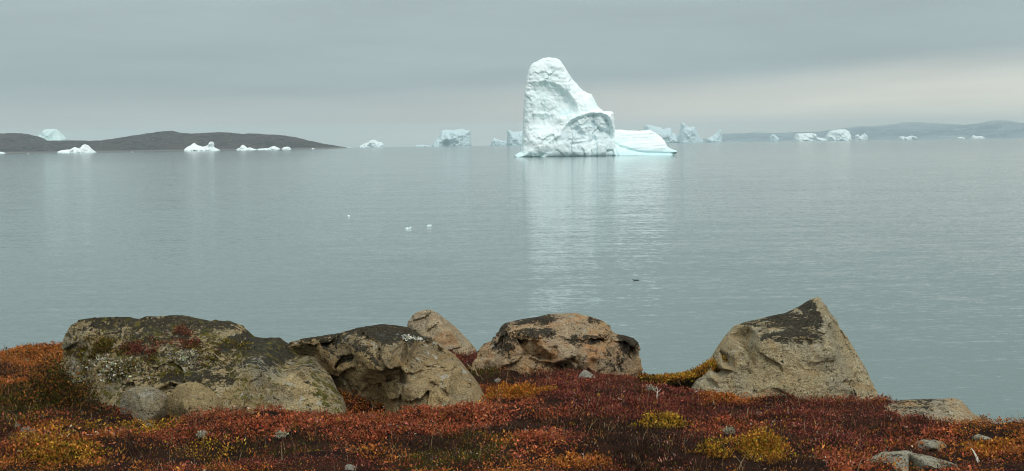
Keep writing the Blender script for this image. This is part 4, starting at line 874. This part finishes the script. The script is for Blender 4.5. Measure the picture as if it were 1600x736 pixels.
for px, py, lb in [(440, 690, 'cream lichen tuft in the dark plants below the tan face'), (1018, 618, 'cream lichen tuft beside the forked white twig'), (1138, 685, 'cream lichen tuft above the brightest yellow bush'), (315, 690, 'cream lichen tuft below the yellow-tan stone')]:
    x0, y0, z0 = ground_hit(px, py); cnt = 55
    B = np.stack([rng.uniform(-0.03, 0.03, cnt), rng.uniform(-0.03, 0.03, cnt), rng.uniform(0.01, 0.04, cnt)], 1)
    Vv, Ff, K = leaves(B, None, np.full(cnt, 0.03), np.full(cnt, 0.014), 4, np.tile((0.32, 0.29, 0.21), (cnt, 1)), 0.6, 0.012, 0.5, 0.2)
    tag(mesh_from('lichen_tuft', Vv, Ff, LEAF, loc=(x0, y0, z0), smooth=False, col=K), lb, 'lichen', 'cream lichen tufts')

# a dark bird on the water ---------------------------------------------------------------
def bird():
    D = EYE / ((438.5 - 221) / FPX); x, y, z = at(993, 438.5, D); s = 1.0
    prof = [(-0.20, 0.005, 0.004), (-0.15, 0.035, 0.022), (-0.08, 0.055, 0.05), (0.0, 0.06, 0.06), (0.07, 0.05, 0.055), (0.115, 0.03, 0.04), (0.14, 0.02, 0.03)]
    path = [(-0.24, 0.055, 0.004, 0.010), (-0.19, 0.05, 0.022, 0.02), (-0.12, 0.04, 0.05, 0.045), (-0.04, 0.035, 0.065, 0.055), (0.05, 0.035, 0.06, 0.055), (0.11, 0.05, 0.035, 0.04), (0.14, 0.085, 0.022, 0.025), (0.155, 0.115, 0.024, 0.024), (0.185, 0.112, 0.016, 0.014), (0.22, 0.105, 0.004, 0.003)]
    Vv = []; Ff = []
    for i, (px, pz, ry, rz) in enumerate(path):
        for a in range(10):
            t = a * math.pi / 5; Vv.append((-px * 0.8, ry * 0.8 * math.cos(t), (pz + rz * math.sin(t)) * 0.62 - 0.02))
        if i:
            for a in range(10):
                b = (a + 1) % 10; o = (i - 1) * 10; Ff.append((o + a, o + 10 + a, o + 10 + b, o + b))
    m, n, l, out = new_mat('dark_plumage'); g = G(m.node_tree)
    g.principled(out, g.mix(g.noise(g.coord(), 30, 3), (0.012, 0.012, 0.013), (0.03, 0.028, 0.026)), 0.7)
    tag(mesh_from('seabird', np.array(Vv), np.array(Ff), m, loc=(x, D, 0)), 'small dark bird floating low on the open grey water', 'bird')
bird()

# ------------------------------------------------------------------ air
def haze(x0, x1, y0, y1, z0, z1, dens, colr):
    Vv = [(x, y, z) for x in (x0, x1) for y in (y0, y1) for z in (z0, z1)]
    Ff = [(0, 1, 3, 2), (4, 6, 7, 5), (0, 4, 5, 1), (2, 3, 7, 6), (0, 2, 6, 4), (1, 5, 7, 3)]
    m, n, l, out = new_mat('haze_air')
    v = n.new('ShaderNodeVolumePrincipled'); v.inputs['Color'].default_value = (*colr, 1); v.inputs['Density'].default_value = dens
    l.new(v.outputs[0], out.inputs['Volume'])
    tag(mesh_from('haze', Vv, Ff, m, smooth=False), 'thin pale sea haze', 'haze', kind='stuff')
haze(-14000, 14000, -14000, 19500, -45, 235, 8.2e-5, (0.75, 0.94, 1.0))

# ------------------------------------------------------------------ sky and sun
SUN_EL, SUN_AZ = math.radians(46), math.radians(158)      # azimuth clockwise from +Y: behind the camera, a little to the right
w = bpy.data.worlds.new('World'); bpy.context.scene.world = w; w.use_nodes = True
w.node_tree.nodes.clear(); g = G(w.node_tree)
wo = g.n.new('ShaderNodeOutputWorld')
sky = g.n.new('ShaderNodeTexSky'); sky.sky_type = 'NISHITA'; sky.sun_disc = False; sky.sun_elevation = SUN_EL; sky.sun_rotation = SUN_AZ
bg1 = g.n.new('ShaderNodeBackground'); g.l.new(sky.outputs[0], bg1.inputs[0]); bg1.inputs[1].default_value = 0.1
d = g.coord('Generated'); dx, dy, dz = g.sep(d)
zc = g.math('MAXIMUM', dz, 0.0)
flat = g.comb(g.math('DIVIDE', dx, g.math('ADD', zc, 0.06)), g.math('DIVIDE', dy, g.math('ADD', zc, 0.06)), 0.0)
cl = g.noise(flat, 0.45, 5, 0.55, 0.3)
cl2 = g.noise(g.vmath('MULTIPLY', d, (2.0, 2.0, 16.0)), 1.6, 4, 0.5, 0.4)
col = g.cramp(zc, [(0.0, (0.48, 0.53, 0.53)), (0.05, (0.375, 0.455, 0.475)), (0.10, (0.40, 0.48, 0.49)), (0.17, (0.44, 0.53, 0.525)), (0.40, (0.74, 0.82, 0.80)), (1.0, (1.15, 1.2, 1.18))])
edge = g.math('ADD', 0.022, g.math('MULTIPLY', g.math('MAXIMUM', g.math('ADD', dx, 0.12), 0.0), 0.052))
sv = g.math('ADD', g.math('SUBTRACT', zc, edge), g.math('MULTIPLY', g.math('SUBTRACT', cl2, 0.5), 0.02))
band = g.ramp(sv, -0.018, 0.018, 1, 0)
warm = g.mix(g.ramp(dx, -0.25, 0.30), (0.65, 0.63, 0.60), (0.88, 0.84, 0.735))
col = g.mix(band, col, warm)
lum = g.ramp(cl, 0.25, 0.75, 0.93, 1.07)
lum2 = g.ramp(cl2, 0.3, 0.7, 0.95, 1.05)
bg2 = g.n.new('ShaderNodeBackground'); g.l.new(col, bg2.inputs[0]); g.l.new(g.math('MULTIPLY', lum, lum2), bg2.inputs[1])
mx = g.n.new('ShaderNodeMixShader'); mx.inputs[0].default_value = 0.96
g.l.new(bg1.outputs[0], mx.inputs[1]); g.l.new(bg2.outputs[0], mx.inputs[2]); g.l.new(mx.outputs[0], wo.inputs['Surface'])
sun = bpy.data.lights.new('sun', 'SUN'); sun.energy = 1.5; sun.angle = math.radians(20); sun.color = (1, 0.97, 0.92)
so = bpy.data.objects.new('sun', sun); C.objects.link(so)
sd = Vector((math.sin(SUN_AZ) * math.cos(SUN_EL), math.cos(SUN_AZ) * math.cos(SUN_EL), math.sin(SUN_EL)))
so.rotation_euler = sd.to_track_quat('Z', 'Y').to_euler(); so.location = (0, -20, 60)

sc = bpy.context.scene
sc.view_settings.view_transform = 'Standard'; sc.view_settings.look = 'None'; sc.view_settings.gamma = 1; sc.view_settings.exposure = 0
sc.view_settings.use_curve_mapping = False
sc.cycles.filter_width = 1.0; sc.cycles.use_denoising = True; sc.cycles.denoiser = 'OPENIMAGEDENOISE'; sc.cycles.denoising_input_passes = 'RGB_ALBEDO_NORMAL'; sc.cycles.denoising_prefilter = 'ACCURATE'; sc.cycles.max_bounces = 6; sc.cycles.volume_bounces = 0
